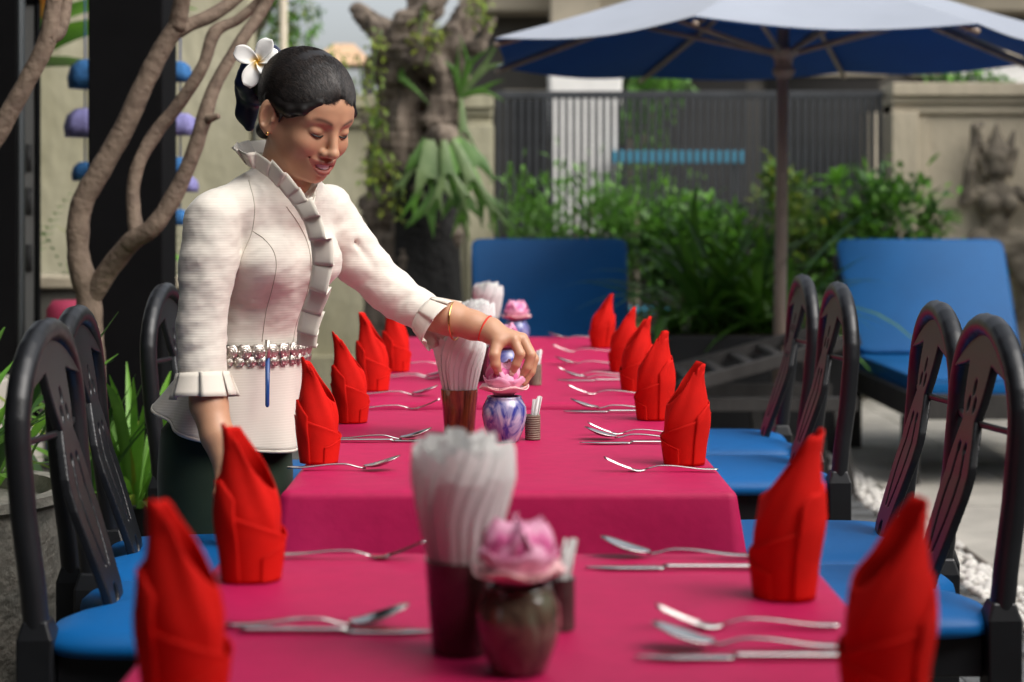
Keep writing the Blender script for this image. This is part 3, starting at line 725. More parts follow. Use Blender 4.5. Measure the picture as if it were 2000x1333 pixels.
# ================================================================ loungers
M['dkwood'] = mat('charcoal_timber', (.040,.037,.034), .65, var=.3, vscale=9, bump=.2, bscale=60, stretch=(1,1,.3))
def lounger(x, y, lab, w_=.86, back=True):
    t = thing('sun_lounger', lab, 'lounger', (x,y,0), 0, 'blue cushioned sun loungers on the patio'); h = w_/2
    for sx in (-h,h):
        MB().bar((sx,-.72,.375),(sx,.95,.375),.05,.11).build('side_rail', M['dkwood'], t, bevel=.005)
        for yy in (-.62,.62): MB().box((sx,yy,.16),(.07,.07,.32)).build('leg', M['dkwood'], t, bevel=.005)
        MB().bar((sx*.97,.60,.47),(sx*1.0,1.10,.98),.04,.05).build('back_rail', M['dkwood'], t, bevel=.004)
    MB().box((0,-.72,.375),(w_-.05,.05,.11)).build('end_rail', M['dkwood'], t, bevel=.005); MB().box((0,.95,.375),(w_-.05,.05,.11)).build('end_rail', M['dkwood'], t, bevel=.005)
    for k in range(9): MB().box((0,-.6+k*.15,.40),(w_-.06,.08,.02)).build('slat', M['dkwood'], t, bevel=.003)
    def cush(name, L, th, a, org, wt, wb):
        mb = MB(); n = 40; rows = [(.0,th/2),(.8,th/2),(.9,th/2),(.97,th/2*.86),(1,th/2*.4),(1,-th/2*.4),(.97,-th/2*.86),(.9,-th/2),(0,-th/2)]
        ca, sa = math.cos(a), math.sin(a)
        for f,z in rows:
            for k in range(n):
                q = 2*math.pi*k/n; e = .11; cx, sx = math.cos(q), math.sin(q)
                v = L/2*math.copysign(abs(sx)**e,sx)*(1-(1-f)*.25 if f else 0); u = math.copysign(abs(cx)**e,cx)*((wb+(wt-wb)*(v/L+.5))/2)*(1-(1-f)*.25 if f else 0)
                vv = v+L/2; mb.v.append((org[0]+u, org[1]+vv*ca-z*sa, org[2]+vv*sa+z*ca))
        for i in range(len(rows)-1):
            for k in range(n): mb.f.append((i*n+k,i*n+(k+1)%n,(i+1)*n+(k+1)%n,(i+1)*n+k))
        o = mb.build(name, M['lvinyl'], t); rim_ = [mb.v[3*n+k] for k in range(n)]; MB().tube(rim_+rim_[:1],.006,6,False).build('piping', M['lvinyl'], o); return o
    cush('seat_cushion', 1.36, .085, 0, (0,-.73,.455), w_-.02, w_-.02)
    cush('back_cushion', .72, .075, R(52), (0,.60,.49), w_+.03, w_-.04)
    return t
M['lvinyl'] = mat('lounger_blue', (.001,.125,.37), .5, spec=.3, var=.08, vscale=3, bump=.06, bscale=120)
lounger(2.22,8.30,'blue cushioned sun lounger in front of the carved wall'); lounger(.245,8.50,'blue cushioned sun lounger behind the last table',.82)
lf = thing('lounge_frame', 'bare charcoal timber lounge frame with tilted back behind the black chairs', 'lounger', (1.15,7.75,0))
for y in (-.35,.35):
    MB().bar((-.40,y,.475),(.36,y,.685),.05,.055).build('back_rail', M['dkwood'], lf, bevel=.004)
    MB().bar((-.42,y*.86,.40),(.36,y*.86,.40),.045,.06).build('side_rail', M['dkwood'], lf, bevel=.004)
    for x in (-.3,.05,.33): MB().bar((x,y*.86,0),(x-.05,y*.86,.37),.05,.055,up=(0,1,0)).build('leg', M['dkwood'], lf, bevel=.004)
    MB().bar((.2,y,.40),(.12,y,.60),.03,.04,up=(0,1,0)).build('prop', M['dkwood'], lf, bevel=.004)
for k in range(6):
    f = k/5; MB().box((-.34+.64*f,0,.495+.175*f),(.05,.66,.018)).build('slat', M['dkwood'], lf, bevel=.003)

# ================================================================ parasol
M['canopy'] = mat('sky_sheen_canvas', (.30,.33,.385), .7, var=.05, vscale=3, sheen=.2); M['underside'] = mat('blue_canvas', (.005,.085,.34), .8, var=.06, vscale=3)  # pale top colour holds the sky sheen on blue canvas
M['polew'] = mat('teak_pole', (.40,.31,.24), .6, var=.25, vscale=12, stretch=(1,1,.1))
u = thing('parasol', 'large parasol with sky sheen coloured into its blue top and deep blue lining on teak pole', 'parasol', (1.325,8.32,0))
RC = 1.48; zr, za = 1.968, 2.49
MB().tube([(-.02,0,.07),(.0,0,1.2),(.012,0,za-.02)],[.031,.030,.028],16).build('pole', M['polew'], u)
MB().lathe([(0,0),(.23,0),(.23,.05),(.06,.08),(.055,.16),(.036,.16),(0,.16)],32).build('base', M['dkwood'], u, auto=40)
MB().lathe([(.031,1.86),(.050,1.88),(.055,1.90),(.042,1.92),(.046,1.955),(.078,1.985),(.078,2.0),(.031,2.01)],20,c=(.01,0,0)).build('runner_hub', M['polew'], u, auto=40)
def rim(k): a = R(22.5+45*k); return Vector((RC*math.cos(a), RC*math.sin(a), zr+.02*math.sin(k*1.7)))
for k in range(8):
    a, b = rim(k), rim(k+1); ap = Vector((.012,0,za))
    def pan(uu, vv, dz=0):
        e = a.lerp(b, vv); p = ap.lerp(e, .03+.97*uu); sag = -.06*math.sin(uu*math.pi)*.5-.035*math.sin(vv*math.pi)*uu
        inw = -.03*math.sin(vv*math.pi)*uu; q = Vector((p.x,p.y,0)); q = q*(1+inw); return Vector((q.x,q.y,p.z+sag+.02+dz))
    MB().grid(lambda p,q: pan(p,q), 12, 10).build('canopy_panel', M['canopy'], u)
    MB().grid(lambda p,q: pan(p,q,-.006), 12, 10).build('canopy_underside', M['underside'], u)
    MB().tube([ap.lerp(a,.03)+Vector((0,0,-.03)), ap.lerp(a,.5)+Vector((0,0,-.05)), a+Vector((0,0,-.012))],.013,8).build('rib', M['polew'], u)
    MB().tube([Vector((.01,0,1.985))+Vector((a.x,a.y,0)).normalized()*.07, ap.lerp(a,.52)+Vector((0,0,-.055))],.011,8).build('strut', M['polew'], u)
# ================================================================ plants
M['bark'] = mat('young_bark', (.21,.155,.11), .85, col2=(.115,.08,.058), vscale=18, bump=.6, bscale=45, detail=8)
M['bark2'] = mat('gnarled_bark', (.24,.19,.145), .9, col2=(.05,.037,.028), vscale=9, bump=1.0, bscale=26, detail=8, stretch=(1.6,1.6,.55))
M['bark3'] = mat('near_black_bark', (.014,.013,.012), .85, var=.4, vscale=8, bump=.8, bscale=30)
M['lf'] = leafmat('leaf_mid', (.13,.28,.045), (.06,.16,.025)); M['lfd'] = leafmat('leaf_dark', (.06,.16,.03), (.03,.085,.02)); M['lfy'] = leafmat('leaf_yellow', (.30,.33,.04), (.13,.24,.03))
M['lfb'] = leafmat('leaf_bright', (.19,.42,.045), (.09,.26,.03)); M['lfp'] = leafmat('leaf_pale', (.25,.34,.14), (.10,.19,.05)); M['lfr'] = leafmat('leaf_orange', (.65,.30,.05), (.5,.12,.04))
M['soil'] = mat('soil', (.03,.022,.016), .95, var=.4, vscale=40)
M['blackpot'] = mat('black_planter', (.012,.012,.013), .6)
def limb(mb, pts, rad, n=6, seg=10, wob=.12):
    p = spline(pts, n); r = lerps(rad, n); r = [x*(1+wob*mnoise.noise(q*22)) for x,q in zip(r,p)]; mb.tube(p, r, seg); return p
# ---- young bare branching tree beside the black pillar
yt = thing('young_tree', 'young bare grey brown tree with curving forked branches by the black pillar', 'tree', (-1.19,5.0,0))
def L_(pl): return [at(a,b,y)-Vector((-1.19,5.0,0)) for a,b,y in pl]
t0 = MB(); limb(t0, [Vector((0,0,.02))]+L_([(178,760,5.0),(176,640,5.0),(171,570,5.0),(153,500,5.0),(158,406,5.0),(196,333,5.0),(242,252,5.0),(280,168,5.0),(317,95,5.0),(347,50,5.0)]), [.05,.042,.036,.036,.033,.032,.031,.030,.029,.028,.026], seg=14)
t0.build('trunk', M['bark'], yt)
for pts,rad in (([(345,58,5.0),(356,0,4.98),(372,-70,4.95),(380,-200,4.9)],[.026,.024,.022,.018]),
 ([(340,65,5.0),(372,48,5.02),(418,28,5.05),(470,-12,5.1),(540,-90,5.1)],[.022,.021,.020,.019,.015]),
 ([(176,590,5.0),(205,538,4.98),(240,492,4.95),(265,466,4.92),(300,443,4.9),(343,378,4.9),(378,298,4.9),(399,231,4.9),(420,168,4.92),(466,88,4.95),(518,10,5.0),(560,-80,5.0)],[.028,.030,.029,.028,.026,.024,.022,.023,.019,.018,.017,.014]),
 ([(268,462,4.92),(262,420,4.95),(260,368,4.97),(273,315,4.98),(305,259,5.0),(350,203,5.0),(396,130,5.0),(420,63,5.02),(466,38,5.05),(510,-4,5.06),(560,-80,5.0)],[.024,.021,.020,.020,.020,.019,.018,.019,.014,.013,.010]),
 ([(399,236,4.9),(412,231,4.88),(428,227,4.87)],[.016,.013,.008])):
    b = MB(); limb(b, L_(pts), rad, seg=12); b.build('branch', M['bark'], yt)
# thick branch of another tree at the far left
ob = thing('leaning_branch', 'thick leaning brown trunk crossing the narrow black pillar', 'tree', (-1.52,4.6,0))
b = MB(); limb(b, [Vector((-.35,0,.02)),Vector((-.33,0,.7))]+[at(a,c,4.6)-Vector((-1.52,4.6,0)) for a,c in ((-90,420),(-40,320),(10,235),(52,160),(92,80),(104,10),(125,-120))], [.05,.04,.030,.028,.025,.024,.025,.022,.02], seg=14); b.build('trunk', M['bark'], ob)
b = MB(); limb(b, [at(94,74,4.6)-Vector((-1.52,4.6,0)),at(120,52,4.62)-Vector((-1.52,4.6,0)),at(138,-60,4.65)-Vector((-1.52,4.6,0))],[.026,.018,.014]); b.build('branch', M['bark'], ob)
# ---- big gnarled tree
gx, gy = -.56, 10.3
gt_ = thing('gnarled_tree', 'old gnarled tree with staghorn ferns in front of garden wall', 'tree', (gx,gy,0))
s = SDF((-.75,-.45,0),(.75,.45,2.75),.014); O = Vector((gx,gy,0))
def A(px,py,y=gy): return at(px,py,y)-O
s.chain([(.02,0,0),A(808,640),A(800,520),A(798,400),A(806,300),A(815,200),A(822,130)], [.34,.29,.265,.24,.225,.215,.16], .05)
for pts,rad in (([A(800,190),A(770,120,10.2),A(745,60,10.15),A(700,20,10.2)],[.13,.10,.07,.05]),([A(830,170),A(860,110,10.2),A(915,40,10.2),A(950,-40,10.2)],[.14,.10,.075,.05]),([A(820,160),A(800,90),A(830,20),A(810,-80)],[.12,.09,.09,.07]),
  ([A(745,75,10.1),A(715,25,10.05)],[.05,.015]),([A(870,100,10.1),A(935,95,10.0),A(965,40,10.0)],[.05,.035,.02]),([A(770,150,10.05),A(800,100,9.98),A(850,130,10.0),A(875,190,10.02)],[.05,.07,.07,.05]),([A(865,260,10.1),A(868,200,10.08),A(850,240,10.02)],[.07,.09,.06]),([A(760,100,10.05),A(790,40,10.02),A(860,0,10.0)],[.05,.05,.04]),([A(880,60,10.1),A(900,150,10.08),A(870,210,10.1)],[.04,.05,.05])):
    s.chain(pts, rad, .05)
rn = random.Random(5)
for _ in range(60):
    z = rn.uniform(.9,2.3); a = rn.uniform(2.4,7.0); rr = .24 if z < 1.8 else .20
    s.ell((.01+rr*math.cos(a), rr*math.sin(a), z),(rn.uniform(.03,.075),rn.uniform(.03,.06),rn.uniform(.03,.10)),k=.05,op=rn.choice('uus'))
V,Q = s.mesh(1); nz = np.array([mnoise.fractal(Vector((v[0]*13,v[1]*13,v[2]*3.2)),.8,2.2,4)+.5*mnoise.noise(Vector((v[0]*3,v[1]*3,v[2]*34))) for v in V])
ctr = np.array([.01,0,0]); dirn = V-ctr; dirn[:,2] = 0; dirn /= np.linalg.norm(dirn,axis=1)[:,None]+1e-6
V = V+dirn*(nz*.034)[:,None]
np_mesh('trunk', [(V,Q)], M['bark2'], gt_)
# near-black sheet over the lower trunk
def dark_face(u_, v_):
    z = .25+u_*1.22; a = R(-62)+(v_-.5)*R(92)*(1-.25*u_*math.sin(v_*3)); r = np.interp(z,[0,.5,.9,1.3,1.6],[.335,.30,.285,.262,.245])+.016
    r += .012*mnoise.noise(Vector((v_*6,z*9,0))); return Vector((.02+r*math.cos(a), r*math.sin(a), z))
MB().grid(dark_face, 40, 20).build('dark_bark', M['bark3'], gt_)
# staghorn fern fronds
sf = thing('staghorn_fern', 'staghorn fern with hanging forked fronds on the gnarled trunk', 'fern', tuple(A(858,275,9.95)+O))
def frond(parent, base, d, L, W, droop, forks, m, seed):
    rn_ = random.Random(seed); mb = MB()
    def blade(p, dd, L2, W2, lvl):
        n = 5; vs = []; q = Vector(p); dv = Vector(dd).normalized()
        for i in range(n+1):
            tt = i/n; sd_ = dv.cross(Vector((.3,-1,.15))).normalized(); ww = W2*(.55+.6*tt if lvl < forks else (1-tt*.92))/2
            vs += [q-sd_*ww+Vector((0,.006,0)), q+Vector((0,-.004,0)), q+sd_*ww+Vector((0,.006,0))]
            if i < n: dv = (dv+Vector((0,0,-droop/n))).normalized(); q = q+dv*(L2/n)
        fs = []
        for i in range(n): a = 3*i; fs += [(a,a+1,a+4,a+3),(a+1,a+2,a+5,a+4)]
        mb.add(vs, fs)
        if lvl < forks:
            for sg in (-1,1):
                rot = Matrix.Rotation(sg*R(rn_.uniform(17,32)),3,'Y'); blade(q-dv*W2*.2+sd_*sg*W2*.28, rot@dv, L2*rn_.uniform(.6,.85), W2*.62, lvl+1)
    blade(Vector(base), d, L, W, 0); return mb.build('frond', m, parent)
for i,(dx,dz,L,W,dr,fk,mm,ox,oy) in enumerate(((.0,-1,.22,.15,.2,1,'lfp',-.04,-.075),(-.4,-1,.15,.12,.3,1,'lf',-.06,-.04),(.45,-.9,.20,.14,.5,1,'lfb',.06,-.05),(.8,-.5,.20,.13,.8,1,'lf',.09,-.02),(.05,-1,.27,.15,.2,2,'lf',.05,-.02),(.30,-1,.24,.13,.3,2,'lf',.08,.0),(.15,-1,.20,.07,.3,2,'lfp',.03,-.09),(-.2,-1,.24,.07,.3,2,'lfb',-.03,-.03),(.55,-.8,.26,.07,.6,2,'lfp',.08,-.06),(.4,-1,.30,.07,.3,2,'lfb',.10,-.03),(-.5,-.8,.2,.06,.5,2,'lfp',-.05,-.02))):
    frond(sf, (ox,oy,0), (dx,-.25,dz), L, W, dr, fk, M[mm], i)
MB().lathe([(0,.08),(.06,.07),(.10,.02),(.09,-.05),(.03,-.09),(0,-.09)],16,c=(.02,.02,.02),fr=lambda q,i:1+.15*math.sin(3*q)).build('root_mass', M['bark2'], sf)
sf2 = thing('staghorn_fern', 'small staghorn fern with upright fronds high on the gnarled trunk', 'fern', tuple(A(900,190,10.0)+O))
for i,(dx,dz,L) in enumerate(((.2,1,.22),(.5,.8,.25),(-.15,1,.18),(.1,-1,.2),(.65,.35,.16))): frond(sf2,(0,0,0),(dx,-.2,dz),L,.045,.4,1,M['lfp' if i%2 else 'lf'],20+i)
sf3 = thing('staghorn_fern', 'single green strap frond lying across the gnarled trunk', 'fern', tuple(A(782,150,9.98)+O))
for i,(dx,dz,L) in enumerate(((.8,-.6,.24),(.35,.8,.14))): frond(sf3,(0,0,0),(dx,-.3,dz),L,.045,.3,0,M['lf'],30+i)
# trailing vine on the gnarled tree
vn = thing('trailing_vine', 'pale green vine trailing down the gnarled trunk', 'vine', tuple(A(740,100,9.95)+O)); V0 = Vector(A(740,100,9.95)+O)
paths = [[(745,60),(728,140),(738,240),(722,330),(745,400)],[(700,110),(712,190),(735,260),(720,350)],[(825,20),(820,90),(850,60),(830,130)],[(950,40),(930,20),(945,-10)],[(738,290),(770,350),(768,420)]]
fol = MB(); rn = random.Random(9)
for pth in paths:
    sp = spline([at(a,c,9.92)-V0 for a,c in pth],8); MB().tube(sp,.006,6).build('stem', M['lfp'], vn)
    for p in sp:
        for _ in range(4): fol.leaf(p+Vector((rn.uniform(-.06,.06),rn.uniform(-.05,.05),rn.uniform(-.05,.05))), (rn.uniform(-1,1),rn.uniform(-1,.3),rn.uniform(-1,.4)), rn.uniform(.03,.06), rn.uniform(.02,.035), .4, 2)
fol.build('foliage', M['lfy'], vn, kind='stuff')
# ---- shrubs
def shrub(name, lab, loc, clumps, n, L, W, mats, stems=7, seed=1, up=.3, cat='shrub'):
    t = thing(name, lab, cat, loc); rn = random.Random(seed); mbs = [MB() for _ in mats]; sb = MB()
    for k in range(stems):
        c = rn.choice(clumps); e = Vector(c[0])+Vector([rn.uniform(-.5,.5)*x for x in c[1]]); b0 = Vector((rn.uniform(-.08,.08)*2,rn.uniform(-.06,.06),.01))
        sb.tube(spline([b0, b0.lerp(e,.5)+Vector((rn.uniform(-.05,.05),0,.05)), e],5),[.010*(1-.6*i/10) for i in range(11)],6)
    sb.build('stem', M['bark'], t)
    tot = sum(c[2] for c in clumps)
    for c in clumps:
        sub = []
        for _ in range(max(3,int(10*c[2]))):
            v = Vector((rn.gauss(0,1),rn.gauss(0,1),rn.gauss(0,1))).normalized()*rn.uniform(.35,1); sub.append(Vector(c[0])+Vector((v.x*c[1][0],v.y*c[1][1],v.z*c[1][2])))
        for _ in range(int(n*c[2]/tot)):
            s0 = rn.choice(sub); p = s0+Vector((rn.gauss(0,.35)*c[1][0],rn.gauss(0,.35)*c[1][1],rn.gauss(0,.35)*c[1][2])); o = (p-Vector(c[0])).normalized()
            d = o*.7+Vector((rn.uniform(-1,1),rn.uniform(-1,1),rn.uniform(-.6,1)+up))*.7
            rn.choice(mbs).leaf(p, d, L*rn.uniform(.6,1.25), W*rn.uniform(.7,1.2), rn.uniform(.1,.7), 2, up=(rn.uniform(-.3,.3),rn.uniform(-.3,.3),1))
    for mb,mm in zip(mbs,mats): mb.build('foliage', M[mm], t, kind='stuff')
    return t
shrub('fern_shrub','feathery bright green shrub in front of gate bars, behind blue lounger',(.42,11.3,0),[((-.18,0,1.02),(.26,.22,.30),1),((.12,0,1.15),(.28,.22,.28),1.2),((.42,.0,1.08),(.24,.2,.26),.8),((.1,.05,.75),(.45,.25,.35),1)],2600,.085,.028,['lfb','lf','lf'],9,3)
shrub('leafy_shrub','dense green shrub at gate foot between feathery shrub and parasol pole',(1.05,11.35,0),[((-.1,0,.98),(.28,.22,.22),1),((.22,0,1.0),(.25,.22,.24),1),((.5,0,.95),(.22,.2,.22),.8),((.2,.05,.6),(.55,.28,.32),1.2)],2100,.095,.045,['lf','lfd','lfb'],9,4)
shrub('yellow_shrub','yellow green mottled shrub beside the parasol pole',(1.98,11.3,0),[((-.15,0,1.15),(.20,.2,.30),1),((.1,0,.98),(.25,.2,.26),1),((.0,.05,.6),(.35,.25,.35),1),((-.2,0,1.4),(.12,.1,.12),.25)],1800,.085,.04,['lfy','lf','lfp'],8,5)
shrub('broad_shrub','rounded green shrub overlapping the gate end and carved wall',(2.42,11.2,0),[((.1,0,.5),(.4,.25,.4),.6),((-.1,0,1.12),(.26,.2,.30),1),((.14,0,1.2),(.20,.2,.26),1.1),((.1,0,.85),(.38,.25,.32),1.2),((-.3,0,.9),(.2,.2,.25),.7)],2300,.095,.042,['lf','lfb','lfd'],9,6)
pt_ = thing('young_palm', 'small palm like rosette plant rising from the rounded shrub', 'plant', (2.16,11.32,0))
MB().tube([(0,0,0),(.01,0,.9),(.0,0,1.42)],[.02,.018,.012],8).build('trunk', M['bark'], pt_)
for k in range(13):
    a = k*2.4; el = .2+.5*(k%3); MB().leaf((0,0,1.42),(math.cos(a),math.sin(a)*.8,el),.19,.05,.7,5,shape=lambda t: math.sin(math.pi*min(1,.1+.9*t))**.7).build('leaf', M['lfb'], pt_)
# background trees beyond the gate and wall
def tree(lab, loc, h, crown, n, L, mats, seed):
    t = thing('background_tree', lab, 'tree', loc); rn = random.Random(seed); tb_ = MB(); tb_.tube(spline([(0,0,0),(.05,0,h*.5),(0,0,h)],5),[(.17 if seed == 15 else .10)-.006*i for i in range(11)],10)
    for c in crown: tb_.tube(spline([(0,0,h*.75),Vector(c[0])*.5+Vector((0,0,h*.45)),c[0]],4),[.04-.004*i for i in range(9)],7)
    tb_.build('trunk', M['bark'] if seed == 15 else M['bark2'], t); mbs = [MB() for _ in mats]; tot = sum(c[1][0] for c in crown)
    for c in crown:
        subs = [Vector(c[0])+Vector((rn.gauss(0,.5)*c[1][0],rn.gauss(0,.5)*c[1][1],rn.gauss(0,.5)*c[1][2])) for _ in range(14)]
        for _ in range(int(n*c[1][0]/tot)):
            s0 = rn.choice(subs); p = s0+Vector([rn.gauss(0,.22)*x for x in c[1]])
            rn.choice(mbs).leaf(p,(rn.uniform(-1,1),rn.uniform(-1,1),rn.uniform(-1,.5)),L*rn.uniform(.7,1.3),L*.42,.4,2)
    for mb,mm in zip(mbs,mats): mb.build('crown', M[mm], t, kind='stuff')
tree('light leaved tree against the white sky, left of gnarled trunk',(-2.15,13.4,0),2.6,[((.15,0,2.95),(.35,.3,.3),1),((-.1,0,3.3),(.5,.4,.35),1),((.5,0,2.6),(.25,.2,.25),1),((-.35,0,3.6),(.4,.4,.3),1),((.75,0,3.4),(.4,.4,.3),.8)],3000,.085,['lfy','lfb','lf'],11)
tree('small tree behind gate, left of the parasol pole',(1.15,16.2,0),1.9,[((.0,0,2.1),(.28,.3,.4),1),((.35,0,2.35),(.26,.25,.3),1),((.2,0,1.6),(.25,.2,.3),1)],1200,.09,['lfb','lf'],12)
tree('small tree behind the garden wall, under the parasol edge',(3.55,13.6,0),1.8,[((0,0,2.25),(.25,.2,.22),1),((.3,0,2.2),(.2,.2,.2),1)],700,.08,['lfb','lfd'],13)
tree('leafy tree far behind the pillar, rising above boundary wall',(-2.9,13.2,0),3.2,[((-.2,0,3.9),(.8,.4,.5),1),((.7,0,3.9),(.5,.4,.4),1)],1400,.10,['lf','lfb'],14)
# ---- strap leaf plant in black planter
sp_ = thing('strap_leaf_plant', 'strap leaved plant with long arching leaves in black planter', 'plant', (1.08,8.80,0))
MB().box((.15,0,.305),(.95,.36,.61)).build('planter_box', M['blackpot'], sp_, bevel=.01)
MB().box((.15,0,.603),(.90,.31,.02)).build('soil', M['soil'], sp_)
rn = random.Random(21)
for k in range(110):
    a = rn.uniform(0,6.28); el = rn.uniform(.5,2.6); bx = rn.gauss(.05,.14); L = rn.uniform(.48,.88)
    if k < 12: el = rn.uniform(2.5,4); a = rn.uniform(2,4.5); 
    MB().leaf((max(-.25,min(.5,bx)), rn.uniform(-.1,.1), .605),(math.cos(a),math.sin(a)*.6,el),L,rn.uniform(.05,.085),rn.uniform(.7,2.0),8,fold=.35,shape=lambda t: min(1,.5+2*t)*(1-t**3)).build('leaf', M[rn.choice(['lf','lfb','lfb','lf'])], sp_)
# ---- left side pots and plants
def potplant(name, lab, loc, pot_r, pot_h, potm, n, L, W, el, droop, mats, seed, spread=.08, stemh=0):
    t = thing(name, lab, 'plant', loc); rn = random.Random(seed)
    MB().lathe([(0,0),(pot_r*.8,0),(pot_r*.86,.02),(pot_r,pot_h-.03),(pot_r*1.04,pot_h-.02),(pot_r*1.04,pot_h),(pot_r*.92,pot_h),(pot_r*.9,pot_h-.04),(0,pot_h-.04)],36).build('pot', potm, t, auto=40)
    for k in range(n):
        a = rn.uniform(0,6.28); r = rn.uniform(0,spread); e = rn.uniform(*el)
        MB().leaf((r*math.cos(a),r*math.sin(a),pot_h-.045+rn.random()*stemh),(math.cos(a),math.sin(a),e),L*rn.uniform(.6,1.15),W*rn.uniform(.7,1.2),rn.uniform(*droop),7,fold=.3).build('leaf', M[rn.choice(mats)], t)
    return t
M['rough'] = mat('rough_stone_pot', (.33,.30,.25), .85, col2=(.17,.17,.145), vscale=9, bump=.5, bscale=25, detail=7)
potplant('stone_planter_plant','leafy plant in pale stained stone planter beside the black chair',(-1.24,3.72,0),.30,.625,M['rough'],60,.42,.035,(.6,3),(.3,1.2),['lf','lfb','lfd'],31,.18)
potplant('arching_pot_plant','bright green arching leaved plant in dark pot behind the chairs',(-.98,4.62,0),.14,.46,M['blackpot'],80,.46,.028,(.5,3),(.4,1.5),['lfb','lfb','lf','lfy'],32,.09,.05)
potplant('upright_pot_plant','upright green plant between the black pillar and chair',(-1.12,4.48,0),.10,.40,M['blackpot'],22,.46,.030,(1.2,4),(.3,1.0),['lf','lfd'],33,.05)
# raised concrete trough with ferns left rear
tr = thing('trough_planter', 'raised weathered concrete trough with ferns behind the young tree', 'planter', (-1.93,7.4,0))
MB().box((0,0,.455),(1.3,.4,.91)).build('trough', mat('trough_conc',(.11,.105,.09),.9,var=.3,vscale=6,bump=.3,bscale=30), tr, bevel=.01); MB().box((0,0,.93),(1.36,.46,.05)).build('rim', M['conc'], tr, bevel=.008)
rn = random.Random(41)
for k in range(22):
    a = rn.uniform(0,6.28); x0 = rn.uniform(-.3,.6); fm = MB(); base = Vector((x0,rn.uniform(-.12,.12),.955)); d = Vector((math.cos(a)*.7,math.sin(a)*.5,rn.uniform(1,2.6))).normalized(); L = rn.uniform(.25,.5); p = base.copy()
    if k < 14:
        for i in range(12):
            for sg in (-1,1): fm.leaf(p, d*.5+d.cross(Vector((0,0,1))).normalized()*sg, .085*math.sin(.5+i/12*2.5), .016, .3, 2)
            d = (d+Vector((0,0,-.07))).normalized(); p = p+d*L/12
        fm.build('fern_frond', M[rn.choice(['lfd','lf'])], tr)
    else: fm.leaf(base, d, L*.6, .05, 1.2, 5); fm.build('leaf', M[rn.choice(['lfy','lfb'])], tr)
# banana plant leaves at the top left
bn = thing('banana_plant', 'banana plant with broad green and orange tipped leaves above notice board', 'plant', (-2.36,8.2,0))
MB().tube(spline([(0,0,0),(.03,0,1.2),(.05,0,1.9)],5),[.09-.004*i for i in range(11)],12).build('stem', M['lfp'], bn)
for k,(dx,dy,dz,L,W,mm,dr) in enumerate(((.55,-.1,.5,.9,.34,'lfb',1.0),(.9,-.2,.25,.9,.30,'lf',.9),(.2,-.3,.9,.8,.30,'lfb',.9),(-.6,-.1,.6,.9,.32,'lf',1.0),(.5,-.3,.8,.85,.22,'lfr',.7),(.75,.1,.6,.9,.3,'lfb',.9))):
    MB().leaf((.05,0,1.85+.03*k),(dx,dy,dz),L,W,dr,10,fold=.3).build('leaf', M[mm], bn)
# small flowering plant by the pillar
fp = thing('flowering_plant', 'small plant with yellow and blue blooms beside the wide black pillar', 'plant', (-1.52,6.6,0))
MB().lathe([(0,0),(.10,0),(.13,.5),(.12,.5),(.10,.46),(0,.46)],20).build('pot', M['blackpot'], fp, auto=40)
MB().tube([(0,0,.46),(.01,0,1.0),(.05,0,1.55)],.008,8).build('stem', M['lf'], fp)
rn = random.Random(51)
for k in range(16): a = k*2.4; z = .6+k*.06; MB().leaf((.01+.02*(z-.6),0,z),(math.cos(a),math.sin(a),.8),.13,.035,.8,4).build('leaf', M['lfb' if k%2 else 'lf'], fp)
M['yel'] = mat('yellow_bloom',(.75,.48,.03),.5,var=.15); M['blu'] = mat('blue_wool',(.025,.12,.30),.9,var=.2,vscale=40,bump=.6,bscale=90); M['lil'] = mat('lilac_wool',(.20,.19,.40),.9,var=.2,vscale=40,bump=.6,bscale=90); M['navyw'] = mat('navy_wool',(.02,.05,.20),.9,var=.2)
def bloom(parent, c, r, m, n=5):
    for k in range(n):
        a = 2*math.pi*k/n; MB().leaf(Vector(c), (math.cos(a),-.2,math.sin(a)), r, r*.9, .2, 4).build('petal', m, parent)
bloom(fp,(.05,-.01,1.56),.06,M['yel']); bloom(fp,(-.02,-.02,1.33),.05,M['blu']); bloom(fp,(.03,.02,1.50),.05,M['yel'])
# ---- hanging crochet flower garlands either side of the pillar
def garland(px, Y, items, lab):
    top = at(px,-260,Y); t = thing('flower_garland', lab, 'garland', tuple(at(px,items[-1][0],Y)))
    z0 = at(px,items[-1][0],Y)
    MB().tube([top-z0, Vector((0,0,-.03))],.0035,6).build('cord', M['navyw'], t)
    for i,(py,r,mm,dx) in enumerate(items):
        c = at(px+dx,py,Y)-z0
        MB().lathe([(.005,r*.75),(r*.45,r*.7),(r*.85,r*.35),(r,-.2*r),(r*.93,-.75*r),(r*.7,-.72*r),(r*.6,-.1*r),(.005,.35*r)],28,c=c,fr=lambda q,i_: 1+.07*math.cos(6*q)).build('blossom', M[mm], t)
garland(166,6.75,[(145,.075,'blu',5),(240,.075,'lil',-2),(335,.05,'blu',0),(445,.06,'navyw',12)],'garland of blue and lilac crochet bells between notice board and black pillar')
garland(352,6.5,[(140,.05,'blu',-4),(243,.055,'lil',4),(325,.045,'blu',-6),(360,.04,'lil',14),(425,.04,'blu',-2)],'garland of blue and lilac crochet bells between black pillar and the waitress')
# white-ish steps/ bench at far left, mid height
stp = thing('stone_steps','pale stone steps behind the chair beside stone planter','steps',(-1.62,5.25,0))
for k in range(5): MB().box((-.1*k-.02,0.0,.085+k*.165),(.62-.02*k,.5,.165)).build('step', M['slab'], stp, bevel=.008, loc=(0,.18*k,0))
